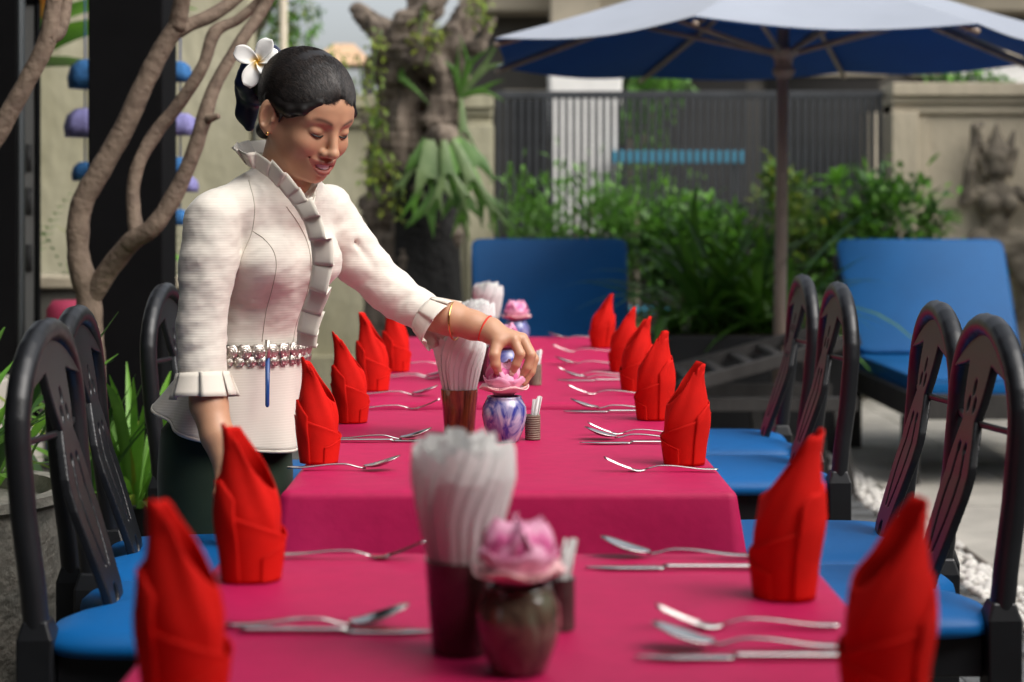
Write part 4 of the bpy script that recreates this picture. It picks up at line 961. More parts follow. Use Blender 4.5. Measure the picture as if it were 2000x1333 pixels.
# pink and blue parasol-like folded cushion stack behind the young tree trunk
cs = thing('cushion_stack','pink and blue cushions stacked behind the young tree trunk','cushion',(-1.47,5.9,0))
M['pinkc'] = mat('pink_fabric',(.28,.02,.06),.8); 
for i,(z,mm) in enumerate(((.44,'navyw'),(.62,'blu'),(.74,'pinkc'),(.86,'pinkc'))): MB().lathe([(0,-.06),(.06,-.06),(.08,-.03),(.08,.03),(.06,.06),(0,.06)],24,c=(0,0,z)).build('cushion', M[mm], cs)
MB().lathe([(0,0),(.13,0),(.13,.02),(.03,.04),(.03,.34),(.12,.36),(.12,.38),(0,.38)],24).build('stool', M['blackpot'], cs, auto=40)
# ================================================================ carved figure on the right wall
cf = thing('carved_relief','weathered stone carving of a crowned dancer mounted on garden wall','sculpture',(3.37,11.92,.34)); cf.scale = (1.2,1,1.2)
s = SDF((-.55,-.26,-.35),(.55,.10,1.35),.008); k=.012
s.ell((0,-.02,1.00),(.07,.07,.085),k=k)                     # head
s.cone((0,-.01,1.06),(0,.0,1.13),.085,.05,k); s.cone((0,0,1.12),(0,0,1.24),.045,.012,k)
for sg in (-1,1):
    s.cone((sg*.07,0,1.10),(sg*.10,.0,1.20),.03,.012,k); s.cone((sg*.09,0,1.02),(sg*.12,0,1.10),.022,.012,k); s.ell((sg*.075,-.03,.98),(.02,.02,.045),k=.01)
    s.ell((sg*.055,-.10,.79),(.05,.045,.05),k=.015); s.ell((sg*.10,-.02,.55),(.08,.07,.10),k=k)
s.cone((0,-.02,.95),(0,-.01,.86),.04,.05,k)
s.ell((0,-.01,.80),(.115,.075,.12),k=k); s.ell((.0,-.02,.66),(.075,.065,.10),k=k); s.ell((0,-.02,.53),(.125,.08,.09),k=k)
s.chain([(-.11,-.01,.86),(-.19,-.03,.80),(-.17,-.07,.98),(-.14,-.06,1.13)],[.036,.032,.028,.024],k); s.chain([(-.14,-.06,1.13),(-.13,-.06,1.22),(-.10,-.06,1.24)],[.024,.03,.018],k)
s.chain([(.11,-.01,.86),(.22,-.03,.78),(.26,-.07,.95)],[.036,.032,.028],k); s.ell((.27,-.07,1.0),(.035,.03,.04),k=k)
s.chain([(-.08,-.02,.5),(-.24,-.06,.36),(-.18,-.03,.10),(-.22,-.06,.02)],[.075,.065,.05,.04],k); s.chain([(.08,-.02,.5),(.2,-.05,.3),(.12,-.03,.02),(.18,-.06,-.05)],[.075,.065,.05,.04],k)
s.ell((-.23,-.0,.42),(.10,.05,.07),k=k); s.ell((.24,0,.38),(.10,.05,.07),k=k); s.ell((0,-.02,-.14),(.30,.09,.09),k=k)
for i in range(9): s.ell((-.07+.0175*i,-.075,1.075+.01*math.sin(i)),(.008,.012,.012),k=.006)
for i in range(11): s.ell((-.11+.022*i,-.085,.575-.02*math.cos((i-5)*.3)),(.011,.014,.016),k=.006)
s.field(lambda X,Y,Z: Y-.075+0*X+0*Z, 0, 'i') if False else None
V,Q = s.mesh(1); nzv = np.array([mnoise.fractal(Vector(v)*22,.9,2.1,3) for v in V]); V[:,1] -= nzv*.008
V[:,1] = np.minimum(V[:,1], .0795); np_mesh('figure', [(V,Q)], M['stone'], cf)
# ================================================================ person
M['skin'] = mat('skin', (.55,.30,.18), .44, var=.05, vscale=14, bump=.05, bscale=320, sss=.12)
def skin_attr(m):
    t = m.node_tree; N = t.nodes; b = N['Principled BSDF']; src = b.inputs['Base Color'].links[0].from_socket
    at_ = N.new('ShaderNodeVertexColor'); at_.layer_name = 'tint'; sep = N.new('ShaderNodeSeparateColor'); t.links.new(at_.outputs[0], sep.inputs[0])
    cur = src
    for ch, col in ((0,(.37,.115,.085)),(1,(.50,.19,.115)),(2,(.075,.042,.03))):
        mx = N.new('ShaderNodeMix'); mx.data_type = 'RGBA'; t.links.new(sep.outputs[ch], mx.inputs[0]); t.links.new(cur, mx.inputs[6]); mx.inputs[7].default_value = (*col,1); cur = mx.outputs[2]
    t.links.new(cur, b.inputs['Base Color']); return m
skin_attr(M['skin'])
M['blouse'] = mat('cream_rib_knit', (.72,.67,.59), .8, var=.03, vscale=6, sheen=.25)
wavebump(M['blouse'], 62, 'Z', .13, .0012, .6)
M['ruffle'] = mat('cream_ruffle', (.73,.675,.585), .8, var=.03, vscale=9, sheen=.2, bump=.06, bscale=400)
M['skirt'] = mat('dark_green_skirt', (.014,.034,.017), .85, var=.3, vscale=4, sheen=.2, bump=.1, bscale=300)
M['hair'] = mat('black_hair', (.009,.007,.006), .45, var=.3, vscale=30, stretch=(1,1,6))
M['navy'] = mat('navy_satin', (.008,.014,.05), .45, var=.3, vscale=14)
M['silver'] = mat('antique_silver', (.60,.56,.50), .42, metal=1, var=.35, vscale=160)
M['gold'] = mat('gold', (.80,.50,.18), .2, metal=1)
PB = Vector((-.505,3.47,0))
pn = thing('person', 'person in cream ruffled blouse and dark skirt bending to touch a pink lotus', 'person', tuple(PB))
def P_(px,py,Y): return np.array(at(px,py,Y)-PB)
ab = R(42); Fb = np.array((math.cos(ab),-math.sin(ab),0)); Lb = np.array((math.sin(ab),math.cos(ab),0)); Zb = np.array((0,0,1.)); MBD = np.array([Fb,Lb,Zb])
ah, ph_ = R(45), R(25)
Fh = np.array((math.cos(ah)*math.cos(ph_),-math.sin(ah)*math.cos(ph_),-math.sin(ph_))); Lh = np.array((math.sin(ah),math.cos(ah),0)); Uh = np.cross(Fh,Lh); MH = np.array([Fh,Lh,Uh])
HO = P_(600,226,3.33)
def H(f,l,u): return HO+Fh*f+Lh*l+Uh*u
hip, wst, cst, uch, nkb = P_(440,850,3.47), P_(491,690,3.45), P_(522,510,3.42), P_(540,420,3.40), P_(556,350,3.385)
shR, shL = P_(426,414,3.285), P_(637,420,3.52)
# ---- skin: head and neck
s = SDF(HO-.26, HO+.20, .0019); c_ = lambda f,l,u,r,k=.012,op='u': s.ell(H(f,l,u), r, MH, k, op)
c_(-.014,0,.034,(.094,.076,.080)); c_(.028,0,-.022,(.060,.062,.085),.02); c_(.040,0,.035,(.050,.060,.050),.02)
for sg in (-1,1):
    s.cone(H(.0,sg*.055,-.035),H(.052,sg*.020,-.090),.018,.017,.025)
    c_(.055,sg*.037,-.032,(.026,.024,.024),.02)                        # cheeks
    s.cone(H(.081,sg*.012,.020),H(.064,sg*.046,.018),.007,.006,.016)   # brow ridge
    c_(.094,sg*.031,.000,(.013,.017,.010),.012,'s')                   # eye sockets
    c_(.0715,sg*.031,-.001,(.0125,.0160,.0105),.004)                    # lowered lids
    s.cone(H(.094,sg*.0125,-.040),H(.090,sg*.0135,-.040),(.0076),.0072,.006)
    c_(.099,sg*.006,-.0475,(.004,.0032,.003),.003,'s')
s.cone(H(.083,0,.010),H(.103,0,-.033),.0070,.0092,.010); c_(.104,0,-.036,(.0098,.0108,.0090),.006)
c_(.066,0,-.092,(.022,.022,.018),.015)                                # chin
c_(.070,0,-.066,(.024,.034,.024),.012)                                # muzzle
for sg in (-1,1):                                                     # smiling lips
    s.chain([H(.0935,0,-.0605),H(.0925,sg*.009,-.0590),H(.0850,sg*.020,-.0585),H(.0745,sg*.0310,-.0545)],[.0046,.0048,.0040,.0025],.003)
    s.chain([H(.0905,0,-.0805),H(.0890,sg*.010,-.0785),H(.0820,sg*.021,-.0695),H(.0745,sg*.0305,-.0560)],[.0056,.0053,.0042,.0025],.003)
c_(.0935,0,-.0682,(.014,.0245,.0058),.003,'s')
s.cone(H(.0765,.0325,-.054),H(.0735,.0355,-.050),.0015,.0015,.004,'s'); s.cone(H(.0765,-.0325,-.054),H(.0735,-.0355,-.050),.0015,.0015,.004,'s')
s.cone(H(-.018,0,-.035),nkb,.052,.052,.03); s.cone(nkb,nkb+np.array((-.012,.006,-.08)),.052,.045,.02)
for sg in (-1,1):
    ec = H(-.008,sg*.0775,-.010); Me = np.array([Fh*.9+Uh*.25, Lh, Uh*.95-Fh*.25]); Me = Me/np.linalg.norm(Me,axis=1)[:,None]
    tilt = Lh*sg*.55-Fh*.6; 
    s.ell(ec+tilt*.008, (.0185,.0080,.0325), np.array([Me[0]*.85+Lh*sg*-.5, np.cross(Me[2],Me[0]*.85+Lh*sg*-.5), Me[2]]), .006)
    s.ell(ec+tilt*.008+Fh*.004+Lh*sg*.007+Uh*.003, (.011,.009,.021), MH, .004, 's'); s.ell(ec+Fh*.005-Uh*.028+Lh*sg*.003, (.007,.005,.007), MH, .005)
    s.ell(ec+Fh*.011+Lh*sg*.004-Uh*.003,(.004,.004,.006),MH,.003)
head = s.mesh(1)
# ---- skin: arms and hands
def hand_mesh(build, lo, hi, h=.0022): 
    q = SDF(lo, hi, h); build(q); return q.mesh(1)
wr = P_(958,645,3.475)
def left(q):
    q.chain([P_(812,606,3.525),P_(880,622,3.50),P_(925,636,3.485),wr],[.0355,.0345,.0285,.0245],.01)
    kn = [P_(1003,664,3.448),P_(1020,662,3.466),P_(1024,668,3.486),P_(1020,676,3.504)]
    for i,kp in enumerate(kn): q.cone(wr+np.array((0,(-.008,.0,.006,.012)[i],-.004)), kp, .0185-.001*i, .0125-.0008*i, .012)
    q.cone(wr,P_(975,668,3.445),.020,.0145,.014)
    F4 = [([P_(1003,664,3.448),P_(1016,692,3.436),P_(1008,712,3.438),P_(999,731,3.446)],(.0112,.0098,.0086,.0070)),
          ([P_(1020,662,3.466),P_(1037,694,3.452),P_(1030,718,3.452),P_(1014,740,3.458)],(.0112,.0100,.0088,.0070)),
          ([P_(1024,668,3.486),P_(1043,702,3.474),P_(1038,726,3.472),P_(1024,748,3.472)],(.0108,.0095,.0083,.0068)),
          ([P_(1020,676,3.504),P_(1036,708,3.496),P_(1033,728,3.494),P_(1022,744,3.490)],(.0095,.0085,.0075,.0062)),
          ([P_(972,668,3.445),P_(966,694,3.428),P_(968,712,3.428),P_(974,730,3.440)],(.0135,.0110,.0100,.0078))]
    for pts,rad in F4: q.chain(pts, rad, .0035)
def right(q):
    w2 = P_(446,915,3.205)
    q.chain([P_(398,700,3.26),P_(408,790,3.24),P_(424,850,3.22),w2],[.037,.0345,.030,.0245],.01)
    base = [P_(430,985,3.185),P_(444,990,3.165),P_(456,988,3.15),P_(464,980,3.14)]
    for i,kp in enumerate(base): q.cone(w2, kp, .020, .0115, .012)
    tips = [P_(438,1070,3.17),P_(455,1080,3.15),P_(468,1074,3.135),P_(474,1056,3.13)]
    for i,(a_,b_) in enumerate(zip(base,tips)):
        m_ = (a_+b_)/2+np.array((.006,-.004,0)); q.chain([a_,m_,b_],(.0105,.009,.007),.0035)
    q.chain([P_(436,930,3.19),P_(428,965,3.165),P_(436,1000,3.15),P_(442,1025,3.145)],(.015,.0115,.010,.008),.005)
lo = np.minimum(P_(780,560,3.40),P_(1060,770,3.40)); hi = np.maximum(P_(780,560,3.58),P_(1060,770,3.58)); lo[2],hi[2] = min(P_(900,780,3.6)[2],lo[2])-.01,hi[2]+.02
lh = hand_mesh(left, lo, hi, .0020)
lo = P_(340,1110,3.10)-.02; hi = P_(500,670,3.30)+.03; lo[1] = P_(0,0,3.09)[1]; hi[1] = P_(0,0,3.33)[1]; lo[2] = P_(400,1120,3.1)[2]-.02; hi[2] = P_(400,670,3.2)[2]
rh = hand_mesh(right, lo, hi, .0026)
# ---- skin: trunk and legs, coarse, under the clothes; feet in the same body
s = SDF((-.32,-.34,-.005),(.42,.34,1.36),.007)
s.ell(hip, (.06,.08,.09), MBD, .03); s.ell(wst,(.06,.085,.12),MBD,.03); s.ell(cst,(.07,.10,.13),MBD,.03); s.cone(shR*.8+shL*.2,shL*.8+shR*.2,.028,.028,.03); s.cone(uch,nkb,.05,.048,.03)
s.ell(uch+Fb*.016+np.array((0,0,.012)),(.040,.045,.05),MBD,.02)
for sg in (-1,1):
    hp = hip+Lb*sg*.06; kn_ = np.array((-.05,.02,.46))+Lb*sg*.07; an = np.array((-.06,.03,.07))+Lb*sg*.07
    s.chain([hp-np.array((0,0,.03)),kn_,an],[.05,.045,.036],.02); s.cone(an-np.array((0,0,.03)), an+Fb*.14-np.array((0,0,.045)),.034,.024,.02)
s.chain([shR,P_(402,640,3.265),P_(400,720,3.255)],[.030,.030,.033],.01); s.chain([shL,P_(700,508,3.545),P_(764,570,3.55),P_(830,612,3.52)],[.030,.032,.032,.033],.01)
trunk = s.mesh(1)
body = np_mesh('body', [head,lh,rh,trunk], M['skin'], pn)
# tint: lips, blush, brows
me = body.data; n = len(me.vertices); co = np.empty(n*3, np.float32); me.vertices.foreach_get('co', co); co = co.reshape(-1,3); q = co-HO; f,l,u_ = q@Fh, q@Lh, q@Uh
g1 = lambda x,a,b: np.clip((x-a)/(b-a),0,1)
al = np.abs(l); lip = ((al < .033)&(f > .068)).astype(float)
smile = -.0605+.0055*(al/.031)**2
top_ = smile+.0052-.0035*g1(al,.006,.028)+.0*al; bot_ = -.0865+.0265*g1(al,.0,.0325)**2.0
lip *= np.clip((top_-u_)/.0014+.5,0,1)*np.clip((u_-bot_)/.0014+.5,0,1)
blush = np.exp(-(((f-.062)/.03)**2+((al-.042)/.022)**2+((u_+.03)/.022)**2))*.35*(q@q.T if False else 1)
brl = u_-(.0165+.0075*np.sin(np.clip((al-.010)/.042,0,1)*math.pi*.8)); brow = np.exp(-(brl/.0040)**2)*((al > .011)&(al < .050)&(f > .05))*np.clip((al-.009)/.006,0,1)*np.clip((.053-al)/.012,0,1)*.85
col = np.stack([lip, blush*(f > 0), brow, np.ones(n)],1).astype(np.float32)
ca = me.color_attributes.new('tint','FLOAT_COLOR','POINT'); ca.data.foreach_set('color', col.ravel())
def child(mb, name, m, **k): return mb.build(name, m, pn, **k)
# lashes, teeth
for sg in (-1,1):
    pts = []
    for k in range(9):
        a = -1+2*k/8; pts.append(H(.0845-.0075*a*a*(1 if True else 0)-.0035*(a*1), sg*(.031+.0145*a), -.0065-.0030*(1-a*a)))
    child(MB().tube(pts,[.0004,.0012,.0016,.0018,.0019,.0019,.0018,.0016,.0008],6), 'lash_line', M['hair'])
M['tooth'] = mat('tooth', (.92,.90,.86), .3)
child(MB().grid(lambda a,b: Vector(H(.0918-.014*(2*b-1)**2, (b-.5)*.042, -.0610-a*.0115+.004*(2*b-1)**2)), 4, 14), 'teeth', M['tooth'])
child(MB().grid(lambda a,b: Vector(H(.0800-.010*(2*b-1)**2, (b-.5)*.046, -.056-a*.024)), 4, 10), 'mouth_shadow', mat('mouth_inner',(.10,.02,.018),.6))
# ---- hair
s = SDF(HO-.22, HO+.19, .0024)
s.ell(H(-.018,0,.036),(.109,.0835,.089),MH,.0)
sl_ = s.sub(s.lo, s.lo+s.n*s.h); X,Y,Z = sl_[1]-HO[0], sl_[2]-HO[1], sl_[3]-HO[2]
ff = X*Fh[0]+Y*Fh[1]+Z*Fh[2]; lll = X*Lh[0]+Y*Lh[1]+Z*Lh[2]; uu = X*Uh[0]+Y*Uh[1]+Z*Uh[2]
line = np.interp(ff,[-.09,-.045,-.022,-.006,.012,.035,.052,.066,.078,.088,.097],[-.085,-.045,-.012,.010,.004,.007,.016,.034,.056,.070,.085]).astype(np.float32)
e = (line-uu)/1.36
hh_ = np.maximum(.012-np.abs(s.d-e),0)/.012; s.d = np.maximum(s.d,e)+hh_*hh_*.012*.25
s.d = s.d.astype(np.float32)
for sg in (-1,1):
    s.chain([H(.074,sg*.038,.052),H(.056,sg*.060,.030),H(.030,sg*.070,.020),H(.004,sg*.073,.022),H(-.03,sg*.074,.02)],[.003,.006,.0085,.009,.008],.012)
    s.chain([H(-.03,sg*.070,-.02),H(-.055,sg*.045,-.055),H(-.075,sg*.015,-.075)],[.012,.014,.010],.015)
    s.chain([H(.012,sg*.071,.01),H(.012,sg*.0725,-.012)],[.005,.002],.006)
s.ell(H(-.128,0,.022),(.040,.046,.044),MH,.02)
hv = s.mesh(1); V,Q = hv; V = V+ (np.array([mnoise.noise(Vector(((v-HO)@Uh*150,(v-HO)@Lh*60,((v-HO)@Fh)*14))) for v in V])*.0003)[:,None]*((V-HO)/np.linalg.norm(V-HO,axis=1)[:,None])
np_mesh('hair', [(V,Q)], M['hair'], pn)
st_ = MB(); st2 = MB(); rn = random.Random(3); HC = np.array((-.019,0,.036)); HR = np.array((.109,.0838,.0892))
for k in range(3200):
    sg = rn.choice((-1,-1,1)); tt = rn.random()
    a0 = np.array((.090-.085*tt, sg*(.004+.070*min(1,tt*1.5)), .074-.064*tt**.7)); a1 = np.array((-.10, sg*rn.uniform(0,.03), rn.uniform(-.0,.05)))
    if k % 5 < 2:
        l0 = rn.uniform(-.05,.05); a0 = np.array((.093-abs(l0)*.35, l0, .078-abs(l0)*.5)); tt = 0
    mid = np.array((-.01+.02*rn.random(), l0*rn.uniform(1,1.6), .06+.06*rn.random())) if k % 5 < 2 else np.array((-.01+.02*rn.random(), sg*(.085*rn.random()), .05+.07*rn.random()))*np.array((1,1,1-.6*tt)); pts = []
    if rn.random() < .4: a0 = a0+np.array((.003,0,-.007))*rn.random()
    off_ = 1.002+.007*rn.random()
    for i in range(9):
        w_ = i/8; p = (1-w_)**2*a0+2*w_*(1-w_)*mid+w_*w_*a1; d = (p-HC)/HR; d /= np.linalg.norm(d); p = HC+d*HR*off_; pts.append(Vector(H(*p)))
    (st_ if k % 3 else st2).tube(pts, [.00012,.0003]+[.00045]*7, 3, False)
for sg in (-1,1):
    for k in range(7): st_.tube([Vector(H(.080-.003*k,sg*(.03+.002*k),.058)),Vector(H(.066-.002*k,sg*.060,.030-.001*k)),Vector(H(.046-.003*k,sg*.071,.012-.0015*k)),Vector(H(.022,sg*.0755,.012-.001*k))],.0006,4,False)
child(st_,'hair_strands',M['hair']); child(st2,'hair_strands',mat('hair_sheen',(.038,.026,.020),.35))  # second set is lighter: sheen streaks put into the strand colour
# scrunchie
s = SDF(H(-.16,0,0)-.13, H(-.16,0,0)+.13, .003)
B0 = H(-.140,-.008,.018)
for k in range(16):
    a = k*2*math.pi/16; p = B0+(Lh*math.cos(a)*.040+Uh*math.sin(a)*.042)-Fh*.012; s.ell(p,(.022,.017+.004*math.sin(k*2.3),.018),MH,.006)
s.ell(B0-Fh*.02,(.034,.038,.040),MH,.01)
s.chain([B0-Fh*.02-Uh*.01,B0-Fh*.040-Uh*.035,B0-Fh*.030-Uh*.085,B0-Fh*.010-Uh*.105],[.030,.028,.020,.010],.012)
s.chain([B0+Uh*.035,B0+Uh*.055-Fh*.004,B0+Uh*.062+Fh*.012],[.02,.014,.008],.008)
np_mesh('scrunchie',[s.mesh(1)],M['navy'],pn)
# earring
child(MB().lathe([(0,-.004),(.003,-.003),(.004,0),(.003,.003),(0,.004)],10,c=Vector(H(.002,-.083,-.040))),'earring',M['gold'])
# ---- blouse
s = SDF((-.26,-.30,.86),(.44,.26,1.34),.0042)
s.ell(wst+np.array((0,0,.02)),(.088,.110,.12),MBD,.04); s.ell(cst,(.098,.124,.13),MBD,.05); s.ell(uch-Fb*.01,(.078,.116,.085),MBD,.05)
for sg in (-1,1): s.ell(cst+Fb*.066+Lb*sg*.058+np.array((0,0,.002)),(.058,.060,.060),MBD,.035)
s.cone(shR,nkb-np.array((0,0,.035)),.044,.055,.04); s.cone(shL,nkb-np.array((0,0,.035)),.050,.055,.04)
s.cone(nkb-np.array((0,0,.02)),nkb+np.array((.004,0,.012)),.066,.061,.02)
elR, elL = P_(394,638,3.268), P_(764,570,3.55)
s.chain([shR+np.array((-.006,-.006,-.012)),P_(408,505,3.27),elR,P_(396,752,3.258)],[.053,.0535,.0460,.0465],.008)
s.chain([shL,P_(700,508,3.545),elL,P_(842,622,3.512)],[.060,.050,.0435,.0415],.02)
# creases at the elbows and bust
rn = random.Random(8)
def crease(a, b, r, k=.01): s.cone(a, b, r, r*.6, k, 's')
for (x0,y0,x1,y1,dY) in ((352,655,430,640,-.055),(350,690,436,672,-.055),(352,610,420,618,-.055),(440,470,470,430,-.06)): crease(P_(x0,y0,3.268+dY),P_(x1,y1,3.268+dY),.005,.014)
for (x0,y0,x1,y1) in ((700,560,738,530),(730,590,770,548),(765,610,800,572),(690,470,735,520)): crease(P_(x0,y0,3.545-.050),P_(x1,y1,3.545-.052),.003,.014)
for (x0,y0,x1,y1) in ((450,600,540,640),(470,650,560,655),(480,620,580,600)): crease(P_(x0,y0,3.335),P_(x1,y1,3.32),.006,.022)
# neck opening in a narrow V
s.cone(nkb+np.array((0,0,.07)),nkb-np.array((-.004,0,-.005)),.058,.053,.006,'s')
vb = cst+Fb*.155+np.array((0,0,.085)); s.chain([nkb+Fb*.06+np.array((0,0,.03)), nkb+Fb*.078-np.array((0,0,.035)), nkb+Fb*.092-np.array((0,0,.062))],[.034,.021,.006],.006,'s')
# cut the cuffs square
def cuff(c, d, r):
    d = d/np.linalg.norm(d); c = np.array(c)
    def fn(X,Y,Z):
        t = (X-c[0])*d[0]+(Y-c[1])*d[1]+(Z-c[2])*d[2]; rr = np.sqrt(np.maximum((X-c[0])**2+(Y-c[1])**2+(Z-c[2])**2-t*t,0)); return np.maximum(-t, np.maximum(rr-r, t-.07))
    s.field(fn, .002, 's', c-.11, c+.11)
dR = P_(397,752,3.258)-elR; dL = P_(842,622,3.512)-elL
cR, cL = P_(396,738,3.259), P_(834,617,3.514)
cuff(cR,dR,.075); cuff(cL,dL,.075)
V,Q = s.mesh(2)
fn_ = np.cross(V[Q[:,2]]-V[Q[:,0]], V[Q[:,3]]-V[Q[:,1]]); vn_ = np.zeros_like(V)
for e_ in range(4): np.add.at(vn_, Q[:,e_], fn_)
vn_ /= np.linalg.norm(vn_,axis=1)[:,None]+1e-9
wr_ = np.array([mnoise.fractal(Vector((v[0]*13+v[2]*9, v[1]*13, v[2]*22-v[0]*10)),1,2.1,3) for v in V]); V = V+vn_*(wr_*.0040)[:,None]
np_mesh('blouse',[(V,Q)],M['blouse'],pn)
from mathutils.bvhtree import BVHTree
bvh = BVHTree.FromPolygons([Vector(v) for v in V], [tuple(int(i) for i in q) for q in Q]); eye = Vector((0,0,CAM_H))-PB
def on_cloth(px,py):
    d = (at(px,py,3.4)-PB-eye).normalized(); hit = bvh.ray_cast(eye, d); return (hit[0]-d*.0003) if hit[0] else Vector(P_(px,py,3.3))
# peplum
def ring(cx, a, rf, rl): return cx+Fb*rf*math.cos(a)+Lb*rl*math.sin(a)
hemc = P_(447,835,3.465)
def pep(u, v):
    a = v*2*math.pi; fr = math.cos(a); zt = wst[2]+.005; drop = .115+.075*g1(np.array(fr),-.6,1.0)+.012*math.sin(a); c = wst*(1-u*.85)+hemc*(u*.85)
    sm_ = u**1.15; wv = .010*u*u*math.sin(a*5+.6)+.006*u*math.sin(a*9)
    p = ring(c, a, .094+(.126-.094)*sm_+wv, .119+(.163-.119)*sm_+wv); p[2] = zt-u*float(drop); return Vector(p)
child(MB().grid(pep,22,96,wrap=True),'peplum',M['blouse'],solid=.003)
hem_ = [pep(1.0,k/96) for k in range(97)]; child(MB().tube(hem_,.0042,6,False),'hem',M['ruffle'])
# skirt
def skt(u, v):
    a = v*2*math.pi; z = wst[2]-.06-u*(wst[2]-.06-.10); c = np.interp(u,[0,.12,1],[0,1,2]); ce = (wst*(1-min(1,c))+hip*min(1,c)) if c < 1 else hip*(2-c)+np.array((-.045,.03,0))*(c-1)
    rf = np.interp(u,[0,.1,.22,.5,.8,1],[.080,.104,.112,.112,.116,.125]); rl = np.interp(u,[0,.1,.22,.5,.8,1],[.104,.134,.144,.144,.148,.155])
    wv = .006*math.sin(a*4+u*2)*u; p = ring(ce,a,rf+wv,rl+wv); p[2] = z; return Vector(p)
child(MB().grid(skt,26,64,wrap=True),'skirt',M['skirt'],solid=.003)
# shoes
for sg in (-1,1):
    an = np.array((-.06,.03,0))+Lb*sg*.07
    sh = SDF(an-np.array((.2,.2,.004)), an+np.array((.25,.25,.09)), .005); sh.cone(an+Fb*-.03+np.array((0,0,.036)), an+Fb*.15+np.array((0,0,.032)),.036,.031,.02); np_mesh('shoe',[sh.mesh(1)],M['navy'],pn)
# pleated ruffles
def ruffle(path, dirs, width, pleats, name, lift=.010, grow=1.0):
    P = spline(path, 12); D = spline(dirs, 12); m = len(P)
    def samp(L, t): 
        x = t*(m-1); i = min(m-2,int(x)); return L[i].lerp(L[i+1], x-i)
    N = pleats*8
    def fn(u, v):
        p = samp(P,v); d = samp(D,v).normalized(); tng = (samp(P,min(1,v+.01))-samp(P,max(0,v-.01))).normalized(); nn = tng.cross(d).normalized()
        ph = (v*pleats) % 1; k = int(v*pleats)
        # box pleat: long flat face, then a quick return fold
        if ph < .72: x = ph/.72; sh = x*1.25-.12; lf = lift*(.25+.9*x)
        else: x = (ph-.72)/.28; sh = 1.13*(1-x)+.88*x; lf = lift*1.15*(1-x)+lift*.25*x
        along = (sh-ph)/pleats; pp = samp(P,min(1,max(0,v+along*.8)))
        jit = .22*math.sin(k*2.7)
        return pp+d*width*(u+(.06*math.sin(k*4.1))*u)+nn*lf*(.25+.85*u)*grow*(1+jit*2)
    return child(MB().grid(fn,5,N),name,M['ruffle'],solid=-.0011)
def V_(px,py,Y): return Vector(P_(px,py,Y))
# collar round the neck (near side from nape to throat), then down the placket
ruffle([V_(530,300,3.44),V_(490,303,3.40),V_(480,318,3.35),V_(500,330,3.305),V_(530,352,3.285),V_(556,380,3.275),V_(574,402,3.275)],
       [Vector((-.2,.5,1)),Vector((-.5,.1,1)),Vector((-.45,-.25,1)),Vector((.15,-.35,1)),Vector((.5,-.3,.85)),Vector((.8,-.25,.6)),Vector((.9,-.2,.3))],.034,8,'collar_ruffle',.012)
ruffle([V_(572,398,3.275),V_(592,430,3.262),V_(606,470,3.252),V_(611,515,3.250),V_(606,560,3.262),V_(590,605,3.282),V_(582,645,3.296),V_(581,672,3.305)],
       [Vector((.9,-.3,.25)),Vector((.9,-.3,.1)),Vector((.95,-.25,.0)),Vector((.95,-.25,-.05)),Vector((.95,-.2,-.1)),Vector((.95,-.2,-.1)),Vector((.95,-.2,0)),Vector((.95,-.2,0))],.044,7,'placket_ruffle',.020)
ruffle([V_(640,338,3.47),V_(628,352,3.43),V_(612,372,3.37),V_(600,396,3.31),V_(596,420,3.275)],[Vector((.2,.3,1)),Vector((.4,.2,1)),Vector((.6,0,.8)),Vector((.8,-.1,.5)),Vector((.9,-.2,.2))],.022,4,'collar_ruffle',.006)
def cuff_ruffle(c, d, r, w_, name, flare, n=7, sq=.9):
    d = Vector(d).normalized(); a_ = d.cross(Vector((0,1,0.1))).normalized(); b_ = d.cross(a_); c = Vector(c); path = []; dirs = []
    for k in range(25):
        q = 2*math.pi*k/24+.6; o = a_*math.cos(q)+b_*math.sin(q); path.append(c+o*r); dirs.append(d+o*flare)
    ruffle(path, dirs, w_, n, name, .007)
cuff_ruffle(cR-dR/np.linalg.norm(dR)*.010,dR,.0485,.048,'cuff_ruffle',.22); cuff_ruffle(cL-dL/np.linalg.norm(dL)*.004,dL,.041,.046,'cuff_ruffle',.25)
# seams
M['seamm'] = mat('seam_thread',(.50,.45,.38),.8)
for pts in ([(494,452),(515,466),(534,490),(540,520),(533,560),(520,610),(512,668)],[(560,404),(585,440),(603,482),(608,530),(598,580),(580,630),(572,668)],[(486,352),(497,400),(493,450),(474,498),(462,540)]):
    child(MB().tube([on_cloth(p.x,p.y) for p in spline([(a,b,0) for a,b in pts],10)],.0010,5),'seam',M['seamm'])
# belt of silver rosettes
bc = wst+np.array((0,0,.004)); nb_ = 30
disc = MB()
for (r0,z0) in ((.0125,.0),(.0085,.0010),(.004,.0018)): disc.lathe([(0,z0+.001),(r0*.6,z0+.0022),(r0,z0+.0008),(r0*1.03,z0-.001)],12,fr=lambda q,i: 1+.10*math.cos(6*q))
for k in range(6):
    a = k*math.pi/3; disc.lathe([(0,.0026),(.0018,.0022),(.0026,.0012)],6,c=(.0085*math.cos(a),.0085*math.sin(a),0))
dme = disc.mesh('belt_rosette', M['silver']); belt = MB()
bring = [Vector(ring(bc,2*math.pi*k/64,.1005,.1260))+Vector((0,0,0)) for k in range(65)]
bo = child(MB().grid(lambda u,v: Vector(ring(bc,2*math.pi*v,.0985,.1238))+Vector((0,0,.018-.036*u)),3,64,wrap=True),'belt',mat('belt_base',(.50,.46,.40),.45,metal=1))
